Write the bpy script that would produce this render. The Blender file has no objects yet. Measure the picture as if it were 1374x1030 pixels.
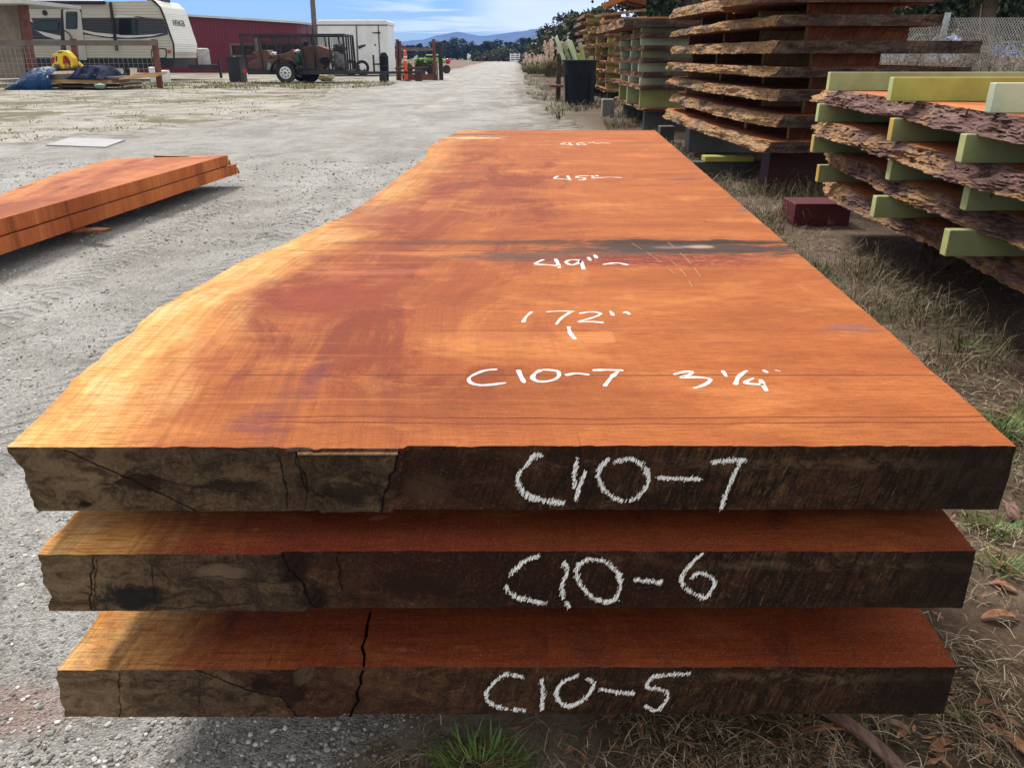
import bpy, bmesh, math, random
from mathutils import Vector, noise as mn
random.seed(7)
R=math.radians
sc=bpy.context.scene
# ---------------------------------------------------------------- camera
F=1060.;CX,CY=687.,515.;YH=74.;TH=math.atan((CY-YH)/F);H=.95
cam=bpy.data.objects.new('camera',bpy.data.cameras.new('camera'));sc.collection.objects.link(cam)
cam.location=(0,0,H);cam.rotation_euler=(math.pi/2-TH,0,0)
cam.data.sensor_width=36;cam.data.lens=36*F/1374;cam.data.clip_start=.02;cam.data.clip_end=20000
sc.camera=cam
# ---------------------------------------------------------------- light, sky, exposure
SUN_EL=R(47);SUN_AZ=R(-26)      # azimuth measured from +Y towards +X
w=bpy.data.worlds.new('World');sc.world=w;w.use_nodes=True
sun=bpy.data.objects.new('sun',bpy.data.lights.new('sun','SUN'));sc.collection.objects.link(sun)
sun.data.energy=3.3;sun.data.angle=R(13);sun.data.color=(1,.95,.88)
sd=Vector((math.sin(SUN_AZ)*math.cos(SUN_EL),math.cos(SUN_AZ)*math.cos(SUN_EL),math.sin(SUN_EL)))
sun.rotation_euler=sd.to_track_quat('Z','Y').to_euler()
sc.view_settings.view_transform='Standard';sc.view_settings.look='None'
sc.view_settings.exposure=.64;sc.view_settings.gamma=1
sc.render.resolution_x=1024;sc.render.resolution_y=767
sc.render.engine='CYCLES'
# ---------------------------------------------------------------- node helpers
class NT:
    def __init__(s,nt): s.nt=nt
    def n(s,t,ins=None,**kw):
        nd=s.nt.nodes.new(t)
        for k,v in kw.items(): setattr(nd,k,v)
        for k,v in (ins or {}).items():
            if isinstance(v,X): s.nt.links.new(v.s,nd.inputs[k])
            elif v is not None:
                i=nd.inputs[k]
                if hasattr(i.default_value,'__len__') and len(i.default_value)==4 and len(v)==3: v=(*v,1)
                i.default_value=v
        return nd
class X:
    def __init__(s,T,sock): s.T=T;s.s=sock
    def m(s,op,b=None,c=None,clamp=False):
        i={0:s}
        if b is not None:i[1]=b
        if c is not None:i[2]=c
        nd=s.T.n('ShaderNodeMath',i,operation=op,use_clamp=clamp);return X(s.T,nd.outputs[0])
    def __add__(s,b): return s.m('ADD',b)
    __radd__=__add__
    def __sub__(s,b): return s.m('SUBTRACT',b)
    def __rsub__(s,b): return (s*-1)+b
    def __mul__(s,b): return s.m('MULTIPLY',b)
    __rmul__=__mul__
    def __truediv__(s,b): return s.m('DIVIDE',b)
    def abs(s): return s.m('ABSOLUTE')
    def clamp(s): return s.m('ADD',0.,clamp=True)
    def pow(s,b): return s.m('POWER',b)
    def min(s,b): return s.m('MINIMUM',b)
    def max(s,b): return s.m('MAXIMUM',b)
    def sin(s): return s.m('SINE')
    def st(s,a,b):   # smoothstep a->b gives 0..1 (a may exceed b)
        nd=s.T.n('ShaderNodeMapRange',{0:s,1:a,2:b,3:0.,4:1.},interpolation_type='SMOOTHSTEP') if a<b else s.T.n('ShaderNodeMapRange',{0:s,1:b,2:a,3:1.,4:0.},interpolation_type='SMOOTHSTEP')
        return X(s.T,nd.outputs[0])
class MT(NT):
    def coord(s,k='Object'): return X(s,s.n('ShaderNodeTexCoord').outputs[k])
    def uv(s,name): return X(s,s.n('ShaderNodeUVMap',uv_map=name).outputs[0])
    def sep(s,v):
        o=s.n('ShaderNodeSeparateXYZ',{0:v}).outputs;return [X(s,o[i]) for i in range(3)]
    def comb(s,x=0.,y=0.,z=0.): return X(s,s.n('ShaderNodeCombineXYZ',{0:x,1:y,2:z}).outputs[0])
    def scale(s,v,sc3,loc=(0,0,0),rot=(0,0,0)): return X(s,s.n('ShaderNodeMapping',{'Vector':v,'Scale':sc3,'Location':loc,'Rotation':rot}).outputs[0])
    def noise(s,v,sc=1.,det=4.,ro=.55,dist=0.): return X(s,s.n('ShaderNodeTexNoise',{'Vector':v,'Scale':sc,'Detail':det,'Roughness':ro,'Distortion':dist}).outputs[0])
    def noisec(s,v,sc=1.,det=4.): return X(s,s.n('ShaderNodeTexNoise',{'Vector':v,'Scale':sc,'Detail':det}).outputs[1])
    def vor(s,v,sc=1.,f='F1',o=0): return X(s,s.n('ShaderNodeTexVoronoi',{'Vector':v,'Scale':sc},feature=f).outputs[o])
    def mix(s,f,a,b,mode='MIX'):
        nd=s.n('ShaderNodeMix',{'Factor':f,6:a,7:b},data_type='RGBA',blend_type=mode);return X(s,nd.outputs[2])
    def ramp(s,f,pts):
        nd=s.n('ShaderNodeValToRGB',{0:f});e=nd.color_ramp.elements
        while len(e)<len(pts): e.new(.5)
        for k,(p,c) in enumerate(pts): e[k].position=p;e[k].color=(*c,1)
        return X(s,nd.outputs[0])
MATS={}
def mat(name,fn):
    m=bpy.data.materials.new(name);m.use_nodes=True;nt=m.node_tree;nt.nodes.clear();T=MT(nt)
    r=fn(T);b=T.n('ShaderNodeBsdfPrincipled',{'Base Color':r.get('c',(.5,.5,.5)),'Roughness':r.get('r',.7),'Metallic':r.get('m',0.),'Specular IOR Level':r.get('spec',.4)})
    if 'a' in r: T.nt.links.new(r['a'].s,b.inputs['Alpha'])
    if 'tr' in r: b.inputs['Transmission Weight'].default_value=r['tr']
    if 'h' in r:
        bp=T.n('ShaderNodeBump',{'Height':r['h'],'Distance':r.get('bd',.002),'Strength':r.get('bs',1.)});nt.links.new(bp.outputs[0],b.inputs['Normal'])
    o=T.n('ShaderNodeOutputMaterial');nt.links.new(b.outputs[0],o.inputs[0])
    MATS[name]=m;return m
# world: Nishita sky with procedural clouds
nt=w.node_tree;nt.nodes.clear();T=MT(nt)
sky=T.n('ShaderNodeTexSky',sky_type='NISHITA',sun_disc=False,sun_elevation=SUN_EL,sun_rotation=SUN_AZ,altitude=50,air_density=1.0,dust_density=.6,ozone_density=1.5)
d=T.coord('Generated');x,y,z=T.sep(d)
yy=y.abs().max(.02)
q_=T.comb(x/yy,z/yy,(y*2.).sin())
c1=T.noise(T.scale(q_,(5.,70,1),loc=(3.1,1.2,0)),1.,6.,.55,.5)
c2=T.noise(T.scale(q_,(2.2,9.,1),loc=(1.7,4.4,0)),1.,6.,.55,.4)
side=(x/yy).st(-.14,.06)*(z/yy).st(.0,.045)
m1=c1.st(.47,.62)*.8*(x/yy).st(-.30,-.08)
m2=(c2*.6+side*.42).st(.36,.56)
cl=m1.max(m2)
shade=T.noise(T.scale(q_,(3.,14.,1)),1.,5.,.5,0.)
cloudc=T.ramp(shade,[(.35,(12.,12.5,13.)),(.65,(19.,18.2,16.)) ])
sk=T.mix(1.,X(T,sky.outputs[0]),(.66,.90,1.12,1),'MULTIPLY')
lp=T.mix(cl*.85,sk,cloudc)
# broken high cloud overhead (above the frame) keeps the skylight neutral
hc=T.noise(T.comb(x/(z.max(.05)),y/(z.max(.05)),0.),.9,5.,.55).st(.30,.62)*.5+.5
lp=T.mix(z.st(.10,.30)*hc,lp,(7.4,6.9,6.3))
bg=T.n('ShaderNodeBackground',{0:lp,1:.085});o=T.n('ShaderNodeOutputWorld');nt.links.new(bg.outputs[0],o.inputs[0])
# ---------------------------------------------------------------- object helpers
def ray(px,py):
    u=(px-CX)/F;v=(CY-py)/F
    return (u,math.cos(TH)+v*math.sin(TH),-math.sin(TH)+v*math.cos(TH))
def P(px,py,z=0.):
    r=ray(px,py);t=(z-H)/r[2];return Vector((r[0]*t,r[1]*t,z))
def PD(px,py,D):
    r=ray(px,py);t=D/r[1];return Vector((r[0]*t,D,H+r[2]*t))
def tag(o,label=None,cat=None,group=None,kind=None):
    if label:o['label']=label
    if cat:o['category']=cat
    if group:o['group']=group
    if kind:o['kind']=kind
    return o
def empty(name,loc,label,cat,group=None):
    o=bpy.data.objects.new(name,None);sc.collection.objects.link(o);o.location=loc;o.empty_display_size=.1
    return tag(o,label,cat,group)
class MB:
    """mesh collector in world coordinates; build() makes ONE object"""
    def __init__(s): s.v=[];s.f=[];s.mi=[];s.uv=None
    def face(s,pts,mi=0):
        k=len(s.v);s.v+= [tuple(p) for p in pts];s.f.append(tuple(range(k,k+len(pts))));s.mi.append(mi)
    def mesh(s,vs,fs,mi=0):
        k=len(s.v);s.v+=[tuple(p) for p in vs];s.f+=[tuple(i+k for i in f) for f in fs];s.mi+=[mi]*len(fs)
    def hexa(s,c,mi=0):  # 8 corners: bottom 4, top 4
        s.mesh(c,[(3,2,1,0),(4,5,6,7),(0,1,5,4),(1,2,6,5),(2,3,7,6),(3,0,4,7)],mi)
    def box(s,x0,x1,y0,y1,z0,z1,mi=0):
        s.hexa([(x0,y0,z0),(x1,y0,z0),(x1,y1,z0),(x0,y1,z0),(x0,y0,z1),(x1,y0,z1),(x1,y1,z1),(x0,y1,z1)],mi);return s
    def bar(s,a,b,w,h=None,mi=0,up=(0,0,1)):
        a=Vector(a);b=Vector(b);h=h or w;d=(b-a).normalized();u=Vector(up)
        if abs(d.dot(u))>.95:u=Vector((1,0,0))
        r=d.cross(u).normalized();u=r.cross(d).normalized();r=r*w/2;u=u*h/2
        s.hexa([a-r-u,a+r-u,a+r+u,a-r+u,b-r-u,b+r-u,b+r+u,b-r+u][0:8] ,mi);return s
    def tube(s,pts,rad,n=8,mi=0,cap=True):
        pts=[Vector(p) for p in pts];rs=rad if isinstance(rad,(list,tuple)) else [rad]*len(pts);vs=[];fs=[]
        pu=None
        for i,p in enumerate(pts):
            d=(pts[min(i+1,len(pts)-1)]-pts[max(i-1,0)]).normalized()
            u=pu if pu is not None else (Vector((0,0,1)) if abs(d.z)<.9 else Vector((1,0,0)))
            r=d.cross(u);
            if r.length<1e-4:r=d.cross(Vector((0,1,0)))
            r.normalize();u=r.cross(d).normalized();pu=u
            for k in range(n):
                a=2*math.pi*k/n;vs.append(p+(r*math.cos(a)+u*math.sin(a))*rs[i])
        for i in range(len(pts)-1):
            for k in range(n):
                k2=(k+1)%n;fs.append((i*n+k,i*n+k2,(i+1)*n+k2,(i+1)*n+k))
        if cap: fs.append(tuple(range(n-1,-1,-1)));fs.append(tuple((len(pts)-1)*n+k for k in range(n)))
        s.mesh(vs,fs,mi);return s
    def lathe(s,c,prof,n=20,mi=0,axis='z'):
        vs=[];fs=[];c=Vector(c)
        for (r,h) in prof:
            for k in range(n):
                a=2*math.pi*k/n
                if axis=='z':q=Vector((r*math.cos(a),r*math.sin(a),h))
                elif axis=='y':q=Vector((r*math.cos(a),h,r*math.sin(a)))
                else:q=Vector((h,r*math.cos(a),r*math.sin(a)))
                vs.append(c+q)
        for i in range(len(prof)-1):
            for k in range(n):
                k2=(k+1)%n;fs.append((i*n+k,i*n+k2,(i+1)*n+k2,(i+1)*n+k))
        fs.append(tuple(range(n)));fs.append(tuple((len(prof)-1)*n+k for k in range(n)))
        s.mesh(vs,fs,mi);return s
    def prism(s,poly,y0,y1,mi=0,to=None):
        """poly: (x,z) list, extruded along y"""
        n=len(poly);vs=[(p[0],y0,p[1]) for p in poly]+[(p[0],y1,p[1]) for p in poly]
        fs=[tuple(range(n)),tuple(range(2*n-1,n-1,-1))]+[(i,(i+1)%n,(i+1)%n+n,i+n) for i in range(n)]
        s.mesh(vs,fs,mi);return s
    def build(s,name,mats,parent=None,loc=None,bevel=0,smooth=False,merge=0,uvs=None,recalc=True):
        if not isinstance(mats,(list,tuple)):mats=[mats]
        wl=Vector(parent_world(parent)) if parent else Vector((0,0,0))
        lo=Vector(loc) if loc is not None else wl
        me=bpy.data.meshes.new(name);me.from_pydata([tuple(Vector(v)-lo) for v in s.v],[],s.f)
        for m in mats: me.materials.append(m)
        me.polygons.foreach_set('material_index',s.mi)
        if uvs:
            for un,data in uvs.items():
                l=me.uv_layers.new(name=un)
                buf=[]
                for li in me.loops: buf+=list(data[li.vertex_index])
                l.data.foreach_set('uv',buf)
        if merge or recalc:
            bm=bmesh.new();bm.from_mesh(me)
            if merge:bmesh.ops.remove_doubles(bm,verts=bm.verts,dist=merge)
            if recalc and not 0:bmesh.ops.recalc_face_normals(bm,faces=bm.faces)
            bm.to_mesh(me);bm.free()
        if smooth:
            me.polygons.foreach_set('use_smooth',[True]*len(me.polygons))
        me.update()
        o=bpy.data.objects.new(name,me);sc.collection.objects.link(o)
        if parent: o.parent=parent;o.location=lo-wl
        else: o.location=lo
        if bevel:
            b=o.modifiers.new('bevel','BEVEL');b.width=bevel;b.segments=2;b.limit_method='ANGLE'
        return o
def parent_world(p):
    v=Vector(p.location)
    while p.parent: p=p.parent;v+=p.location
    return v
def fbm(x,y,z=0.,o=4): return mn.fractal(Vector((x,y,z)),1.0,2.0,o)
def lerp(a,b,t): return a+(b-a)*t
def plin(pts):
    pts=sorted(pts)
    def f(y):
        if y<=pts[0][0]:return pts[0][1]
        for (a,b),(c,d) in zip(pts,pts[1:]):
            if y<=c:return lerp(b,d,(y-a)/(c-a))
        return pts[-1][1]
    return f
# ---------------------------------------------------------------- materials
def simple(name,c,r=.6,m=0.,var=.25,sc_=6.,h=0.,spec=.4,dirt=None):
    def fn(T):
        o=T.coord();n=T.noise(o,sc_,5.,.6)
        col=T.mix(n.st(.25,.75),tuple(k*(1-var) for k in c),tuple(min(1,k*(1+var*.6)) for k in c))
        if dirt:
            col=T.mix(T.noise(o,sc_*.35,6.,.65).st(.45,.75)*dirt[1],col,dirt[0])
        d=dict(c=col,r=r,m=m,spec=spec)
        if h:d.update(h=T.noise(o,sc_*6,4.,.6),bd=h)
        return d
    return mat(name,fn)
def wood_top(name,main=False,base=(.40,.110,.028),seed=0.,sapk=1.):
    def fn(T):
        e=T.uv('edge');p=T.uv('plan');u,v,_=T.sep(e);x,y,_=T.sep(p)
        sh=T.comb(seed,seed*1.7,seed*.3)
        def off(a): return X(T,T.n('ShaderNodeVectorMath',{0:a,1:sh},operation='ADD').outputs[0])
        e=off(e);p=off(p)
        big=T.noise(p,2.2,3.,.5)
        mid=T.noise(T.scale(p,(2.,6,1)),1.,7.,.68,.5)
        col=T.ramp(mid,[(.25,tuple(k*.62 for k in base)),(.5,base),(.75,(base[0]*1.28,base[1]*1.55,base[2]*1.7))])
        # paler patches and darker heartwood stains running with the log
        lon=T.noise(T.scale(e,(7,.9,1)),1.,4.,.55,.5)
        red=(u.st(.06,.2))*(u.st(.75,.3))*lon.st(.38,.6)
        if main:
            red=red*(y.st(1.0,1.5)*.8+.25)*y.st(3.6,2.2)*.9
        col=T.mix((red*.85).clamp(),col,(.24,.040,.020))
        if main:
            bt=T.noise(T.scale(e,(5.5,2.6,1),loc=(1,5,0)),1.,7.,.70,.8)
            zone=u.st(.05,.16)*u.st(.85,.45)*v.st(.85,1.0)*v.st(4.4,3.2)
            col=T.mix(bt.st(.47,.60)*zone*.9,col,(.20,.030,.014))
            col=T.mix(bt.st(.40,.30)*zone*.5,col,(.66,.25,.07))
            m2_=T.noise(T.scale(p,(4,9,1),loc=(8,3,0)),1.,9.,.80,.5)
            col=T.mix(m2_.st(.52,.62)*.5,col,(.30,.062,.020))
            col=T.mix(m2_.st(.46,.34)*.35,col,(.68,.25,.065))
        pur=T.noise(T.scale(e,(16,1.3,1),loc=(4,2,0)),1.,5.,.6,.8).st(.56,.7)*u.st(.05,.14)*u.st(.6,.3)
        col=T.mix(pur*.4,col,(.15,.035,.035))
        # golden sapwood band along the live edge, broken up
        sw=T.noise(T.scale(e,(6,4,1)),1.,5.,.65,.4)
        sap=(u+(sw-.5)*.26).st(.19,.05)
        sapc=T.ramp(T.noise(T.scale(e,(14,6,1)),1.,5.,.65),[(.3,(.62,.25,.055)),(.5,(.86,.47,.15)),(.72,(.95,.70,.34))])
        if main: sap=sap*(v.st(3.2,1.3)*.6+.4)
        col=T.mix(sap*(.95*sapk),col,sapc)
        gold=(T.noise(T.scale(p,(3,5,1),loc=(7,1,0)),1.,5.,.6,.6)).st(.52,.72)
        col=T.mix(gold*(.55 if main else .35),col,(.70,.27,.075))
        # growth-ring streaks following the log
        g=T.noise(T.scale(e,(110,2.4,1)),1.,6.,.75,.5)
        col=T.mix((g.st(.38,.62)*-1+1)*.30*(u.st(.9,.2)*.75+.25),col,tuple(k*.35 for k in base))
        # fine saw lines across the slab
        s1=T.noise(T.scale(p,(22,260,1)),1.,5.,.8,.3)
        s2=T.noise(T.scale(p,(1.1,46,1)),1.,7.,.78,.15)
        col=T.mix(s1.st(.56,.36)*.55,col,tuple(k*.42 for k in base))
        col=T.mix(s2.st(.44,.33)*.36,col,tuple(k*.45 for k in base))
        col=T.mix(s2.st(.55,.70)*.4,col,(base[0]*1.5,base[1]*2.,base[2]*2.4))
        wob=T.noise(T.scale(p,(2.5,9,1)),1.,4.,.6)
        chk=T.noise(T.scale(p,(90,7,1),loc=(5,1,0)),1.,5.,.7,.6).st(.66,.71)
        col=T.mix(chk*.55,col,(.07,.014,.008))
        if not main:
            stn=T.noise(T.scale(p,(9,3.,1),loc=(2,2,0)),1.,6.,.68,.5)
            col=T.mix(stn.st(.54,.68)*.6,col,(.07,.018,.016))
            wsp=T.noise(T.scale(p,(26,34,1)),1.,2.,.5).st(.67,.74)*x.st(.1,-.2)
            col=T.mix(wsp*.55,col,(.42,.16,.13))
        if main:
            def line(yc,wd,x0,x1,st,c,wb=.03):
                nonlocal col
                dd=(y+(wob-.5)*wb-yc).abs().st(wd,wd*.25)*x.st(x0-.04,x0+.04)*x.st(x1+.04,x1-.04)
                col=T.mix(dd*st,col,c)
            # dark weather stain around the 49 in. mark
            def blob(cx,cy,rx,ry,st,c,k=.9,nz=None):
                nonlocal col
                dx=(x-cx)/rx;dy=(y-cy)/ry;rr=(dx*dx+dy*dy).pow(.5)
                nz_=nz or T.noise(T.scale(p,(9,34,1)),1.,9.,.8,.4)
                mm=(rr+(nz_-.5)*k*2).st(1.05,.45)
                col=T.mix(mm*st,col,c)
            blob(.40,1.78,.36,.115,.95,(.040,.030,.028),1.7);blob(.15,1.70,.30,.06,.7,(.075,.05,.045),1.8);blob(.34,1.84,.42,.03,.85,(.02,.015,.014),1.5);blob(-.05,1.82,.4,.025,.4,(.08,.03,.02),2.2)
            blob(.14,1.69,.30,.06,.5,(.09,.045,.035))
            blob(-.10,1.84,.40,.03,.45,(.07,.04,.035),1.6)
            blob(.43,1.79,.035,.022,.7,(.50,.33,.24),2.2);blob(.36,1.78,.05,.02,.5,(.25,.21,.2),1.4)
            blob(.28,1.66,.22,.045,.55,(.24,.03,.02),.7)
            blob(-.30,1.56,.18,.03,.28,(.55,.17,.10),2.4)
            blob(-.33,1.38,.17,.14,.7,(.22,.032,.018),1.8)
            blob(-.38,2.2,.16,.28,.6,(.20,.032,.025),1.8)
            blob(-.22,4.55,.22,.06,.9,(.10,.05,.045),1.)
            blob(-.22,4.35,.16,.05,.9,(.80,.50,.25),1.2)
            blob(.55,1.214,.055,.024,.6,(.20,.10,.10),2.4)
            blob(.60,2.85,.09,.03,.8,(.16,.06,.06),.7)
            blob(.62,3.9,.08,.05,.6,(.25,.08,.07),.7)
            blob(.66,2.25,.03,.03,.7,(.16,.10,.11),.5)
            blob(-.30,.86,.04,.04,.5,(.13,.03,.05),2.2)
            blob(-.27,1.02,.02,.10,.5,(.14,.03,.05),2.4)
            line(1.005,.0028,-.4,.8,.85,(.10,.025,.012),.012)
            line(1.195,.0018,-.45,.8,.6,(.12,.03,.015),.02)
            line(1.10,.0015,-.5,.0,.5,(.16,.04,.02),.02)
            line(.905,.0016,-.5,.1,.5,(.13,.03,.015),.02)
            line(.868,.0022,-.3,.62,.9,(.12,.022,.01),.02)
            line(.852,.0028,-.3,.62,.85,(.16,.03,.012),.025)
            line(1.75,.003,-.5,.65,.8,(.04,.02,.018),.01)
            # planed strip with a straight end
            q=y.st(1.190,1.1895)*y.st(1.139,1.1395)*x.st(-.243,-.242)*x.st(.159,.158)
            q=q*x.st(-.22,.12)
            col=T.mix(q*.30*m2_.st(.35,.6),col,(.70,.30,.11))
            # torn, checked grain in the patch right of the 49 in. mark
            pm_=((x-.32)/.30).abs().st(1.,.4)*((y-1.66)/.075).abs().st(1.,.4)
            col=T.mix(pm_*.6,col,(.33,.07,.035))
            ck=T.noise(T.scale(p,(20,80,1)),1.,6.,.75,1.6)
            col=T.mix(pm_*ck.st(.52,.49)*ck.st(.44,.47)*1.,col,(.05,.006,.006))
            col=T.mix(pm_*ck.st(.55,.68)*.5,col,(.62,.24,.16))
            kk=T.noise(T.scale(p,(9,50,1),loc=(3,1,0)),1.,6.,.75,.8)
            km=((x+.20)/.24).abs().st(1.,.5)*((y-4.45)/.28).abs().st(1.,.5)
            col=T.mix(km*kk.st(.5,.38)*.8,col,(.10,.04,.02))
            col=T.mix(km*kk.st(.54,.62)*.7,col,(.85,.58,.30))
            sp=T.noise(T.scale(p,(60,90,1)),1.,2.,.5).st(.70,.76)*y.st(1.5,1.62)*y.st(1.78,1.68)*x.st(.02,.1)*x.st(.42,.3)
            col=T.mix(sp*.8,col,(.10,.012,.008))
        dust=T.noise(p,420.,5.,.75)
        col=T.mix(dust.st(.54,.68)*.22,col,(.9,.56,.30))
        col=T.mix(dust.st(.46,.33)*.42,col,tuple(k*.4 for k in base))
        hgt=s1*.5+s2*.5+dust*.5+g*.3
        return dict(c=col,r=.8,h=hgt,bd=.0016,bs=1.,spec=.15)
    return mat(name,fn)
def end_grain(name,Y,zb,wedge,segs=(),blots=(),seed=0.,tone=1.):
    """weathered sawn end; wedge/segs/blots are the breaks and stains seen on this very slab end"""
    def L(px,py): p=PD(px,py,Y);return p.x,p.z-zb
    def fn(T):
        o=T.coord();x,y,z=T.sep(o)
        q=T.comb(x+seed*3.3,seed,z)
        n1=T.noise(T.scale(q,(6,1,11)),1.,7.,.68,.7)
        n2=T.noise(T.scale(q,(28,1,46)),1.,7.,.74,.9)
        n3=T.noise(q,260.,5.,.75)
        xn=x+(T.noise(q,26.,5.,.65)-.5)*.022;zn=z+(T.noise(T.scale(q,(1,1,1),loc=(4,4,4)),26.,5.,.65)-.5)*.018
        def k(c): return tuple(v*tone for v in c)
        # right / middle: dark wet-looking brown
        R_=T.ramp(n1,[(.30,k((.040,.015,.010))),(.46,k((.088,.038,.021))),(.60,k((.150,.078,.040))),(.78,k((.25,.145,.078)))])
        # left: drier, greyer
        L_=T.ramp(n1,[(.30,k((.060,.036,.024))),(.45,k((.125,.083,.053))),(.58,k((.205,.136,.080))),(.75,k((.32,.222,.135)))])
        (ax,az),(bx,bz)=L(*wedge[0]),L(*wedge[1])
        slope=(bx-ax)/(bz-az)
        side=(xn-(zn-az)*slope-ax).st(.0025,-.0025)
        col=T.mix(side,R_,L_)
        rz=T.noise(T.scale(q,(3.4,1,6),loc=(1,0,1)),1.,5.,.65,.5).st(.46,.58)
        col=T.mix(rz*(side*-.75+.9),col,k((.060,.016,.012)))
        col=T.mix(n2.st(.54,.40)*.7,col,k((.030,.018,.013)))
        col=T.mix(n2.st(.56,.70)*.45,col,k((.36,.26,.16)))
        # saw strokes leaning to the right
        zt=T.comb(x-z*.26+seed+(n1-.5)*.01,0.,z)
        h1=T.noise(T.scale(zt,(260,1,34)),1.,5.,.8,.5)
        h2=T.noise(T.scale(zt,(90,1,14),loc=(3,0,0)),1.,5.,.75,.4)
        hz_=T.noise(T.scale(q,(5,1,12),loc=(1,1,5)),1.,5.,.6).st(.34,.58)
        hm=(x.st(-.25,.30)*.75+.22)*(hz_*.7+.3)
        col=T.mix(h2.st(.54,.42)*hm*.95,col,k((.022,.012,.010)))
        col=T.mix(h1.st(.52,.40)*hm*.7,col,k((.03,.018,.013)))
        col=T.mix(h1.st(.55,.66)*hm*.6,col,k((.30,.21,.12)))
        col=T.mix(n3.st(.55,.70)*.30,col,(.34,.27,.18))
        col=T.mix(n3.st(.47,.34)*.65,col,k((.025,.016,.012)))
        # pale band just under the top edge at the right
        pb=((zn-.060)/.010).abs().st(1.,.2)*x.st(.15,.25)*n2.st(.42,.55)
        col=T.mix(pb*.28,col,k((.34,.25,.15)))
        col=T.mix(xn.st(.40,.52)*.72,col,(.018,.014,.012))
        col=T.mix(xn.st(-.40,-.50)*.55,col,T.mix(n2.st(.35,.6),k((.15,.10,.06)),k((.42,.31,.19))))
        hh=n3*.35+h1*.5*hm+h2*.6*hm+n2*.9+n1*.5+side*.25
        for (px,py,rx,rz_,c,st) in blots:
            cx_,cz_=L(px,py);dx=(xn-cx_)/rx;dz=(zn-cz_)/rz_
            m=((dx*dx+dz*dz).pow(.5)+(n2-.5)*2.2+(n1-.5)*1.6).st(1.1,.5)
            col=T.mix(m*st,col,c)
        for (pa,pb_,w_,st) in segs:
            (ax,az),(bx,bz)=L(*pa),L(*pb_);ddx,ddz=bx-ax,bz-az;l2=ddx*ddx+ddz*ddz
            t=((xn-ax)*(ddx/l2)+(zn-az)*(ddz/l2)).clamp()
            ex=xn-ax-t*ddx;ez=zn-az-t*ddz
            m=(ex*ex+ez*ez).pow(.5).st(w_*.75,w_*.15)*n2.st(.30,.44)
            col=T.mix(m*st,col,(.008,.006,.005));hh=hh-m*st*1.3
        col=T.mix(.45,col,T.mix(n3.st(.3,.7),tuple([0,0,0]),(.25,.19,.13)),'SOFT_LIGHT')
        return dict(c=col,r=.88,h=hh,bd=.0035,bs=1.,spec=.15)
    return mat(name,fn)
def bark_mat(name,pal,seed=0.,fresh=.35,long='y',tip=None):
    def fn(T):
        o=T.coord();x,y,z=T.sep(o)
        q=T.comb(x+seed,y,z) if long=='y' else T.comb(y+seed,x,z)
        n=T.noise(T.scale(q,(6,4,10)),1.,8.,.68,.7)
        st=T.noise(T.scale(q,(30,9,38)),1.,7.,.72,1.4)
        col=T.ramp(n,[(.28,pal[0]),(.48,pal[1]),(.72,pal[2])])
        col=T.mix(st.st(.58,.36)*.8,col,tuple(k*.22 for k in pal[0]))
        col=T.mix(st.st(.55,.75)*.5,col,pal[3])
        fr=T.noise(T.scale(q,(1.6,1.6,5)),1.,5.,.6,.6).st(.62-fresh*.3,.74-fresh*.3)
        fcol=T.ramp(T.noise(T.scale(q,(60,22,30)),1.,5.,.7,.6),[(.3,(.15,.065,.03)),(.5,(.46,.26,.12)),(.72,(.72,.50,.28))])
        if tip is not None: fr=fr.max((y+n*.5).st(tip,tip+.2))
        col=T.mix(fr*.9,col,fcol)
        return dict(c=col,r=.9,h=st*1.2+n,bd=.02,bs=.9,spec=.15)
    return mat(name,fn)
BARK_GREY=[(.09,.055,.042),(.23,.15,.115),(.38,.29,.235),(.55,.46,.40)]
BARK_RED=[(.10,.052,.045),(.24,.135,.112),(.36,.23,.195),(.50,.38,.33)]
m_top7=wood_top('redwood_face',True)
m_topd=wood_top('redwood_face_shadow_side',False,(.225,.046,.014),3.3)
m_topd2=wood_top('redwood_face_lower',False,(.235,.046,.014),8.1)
m_topl=wood_top('redwood_face_long',False,(.56,.155,.05),5.2,.2)
m_end7=end_grain('end_grain_upper',.794,.545-.083,((536,598),(512,684)),[((89,601),(269,683),.0018,.9),((374,606),(388,679),.0012,.8),((536,600),(512,684),.0022,1.),((398,601),(415,651),.0014,.9),((415,651),(408,684),.0009,.6),((205,640),(330,660),.0009,.6),((560,640),(640,672),.0008,.5),((150,620),(180,676),.0007,.5)],
 [(183,645,.035,.014,(.030,.012,.010),.85),(320,650,.04,.016,(.028,.016,.012),.8),(480,655,.045,.022,(.022,.014,.012),.8),(115,675,.008,.006,(.008,.006,.005),.9),(575,655,.03,.02,(.10,.065,.036),.5)],0.,.74)
m_end6=end_grain('end_grain_middle',.768,.4215-.080,((378,742),(428,820)),[((128,743),(126,813),.0018,.9),((133,745),(132,815),.0010,.7),((378,742),(428,820),.0026,1.),((205,748),(212,815),.0009,.7),((260,770),(372,776),.0009,.6),((215,812),(340,806),.0010,.6),((238,752),(330,748),.0007,.5),((340,745),(352,800),.0008,.5)],
 [(180,795,.042,.020,(.014,.015,.015),.9),(395,760,.02,.028,(.022,.010,.009),.85),(420,800,.02,.02,(.018,.010,.009),.85),(560,790,.06,.02,(.028,.012,.010),.7),(300,765,.03,.012,(.30,.22,.14),.45)],1.3,.78)
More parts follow.
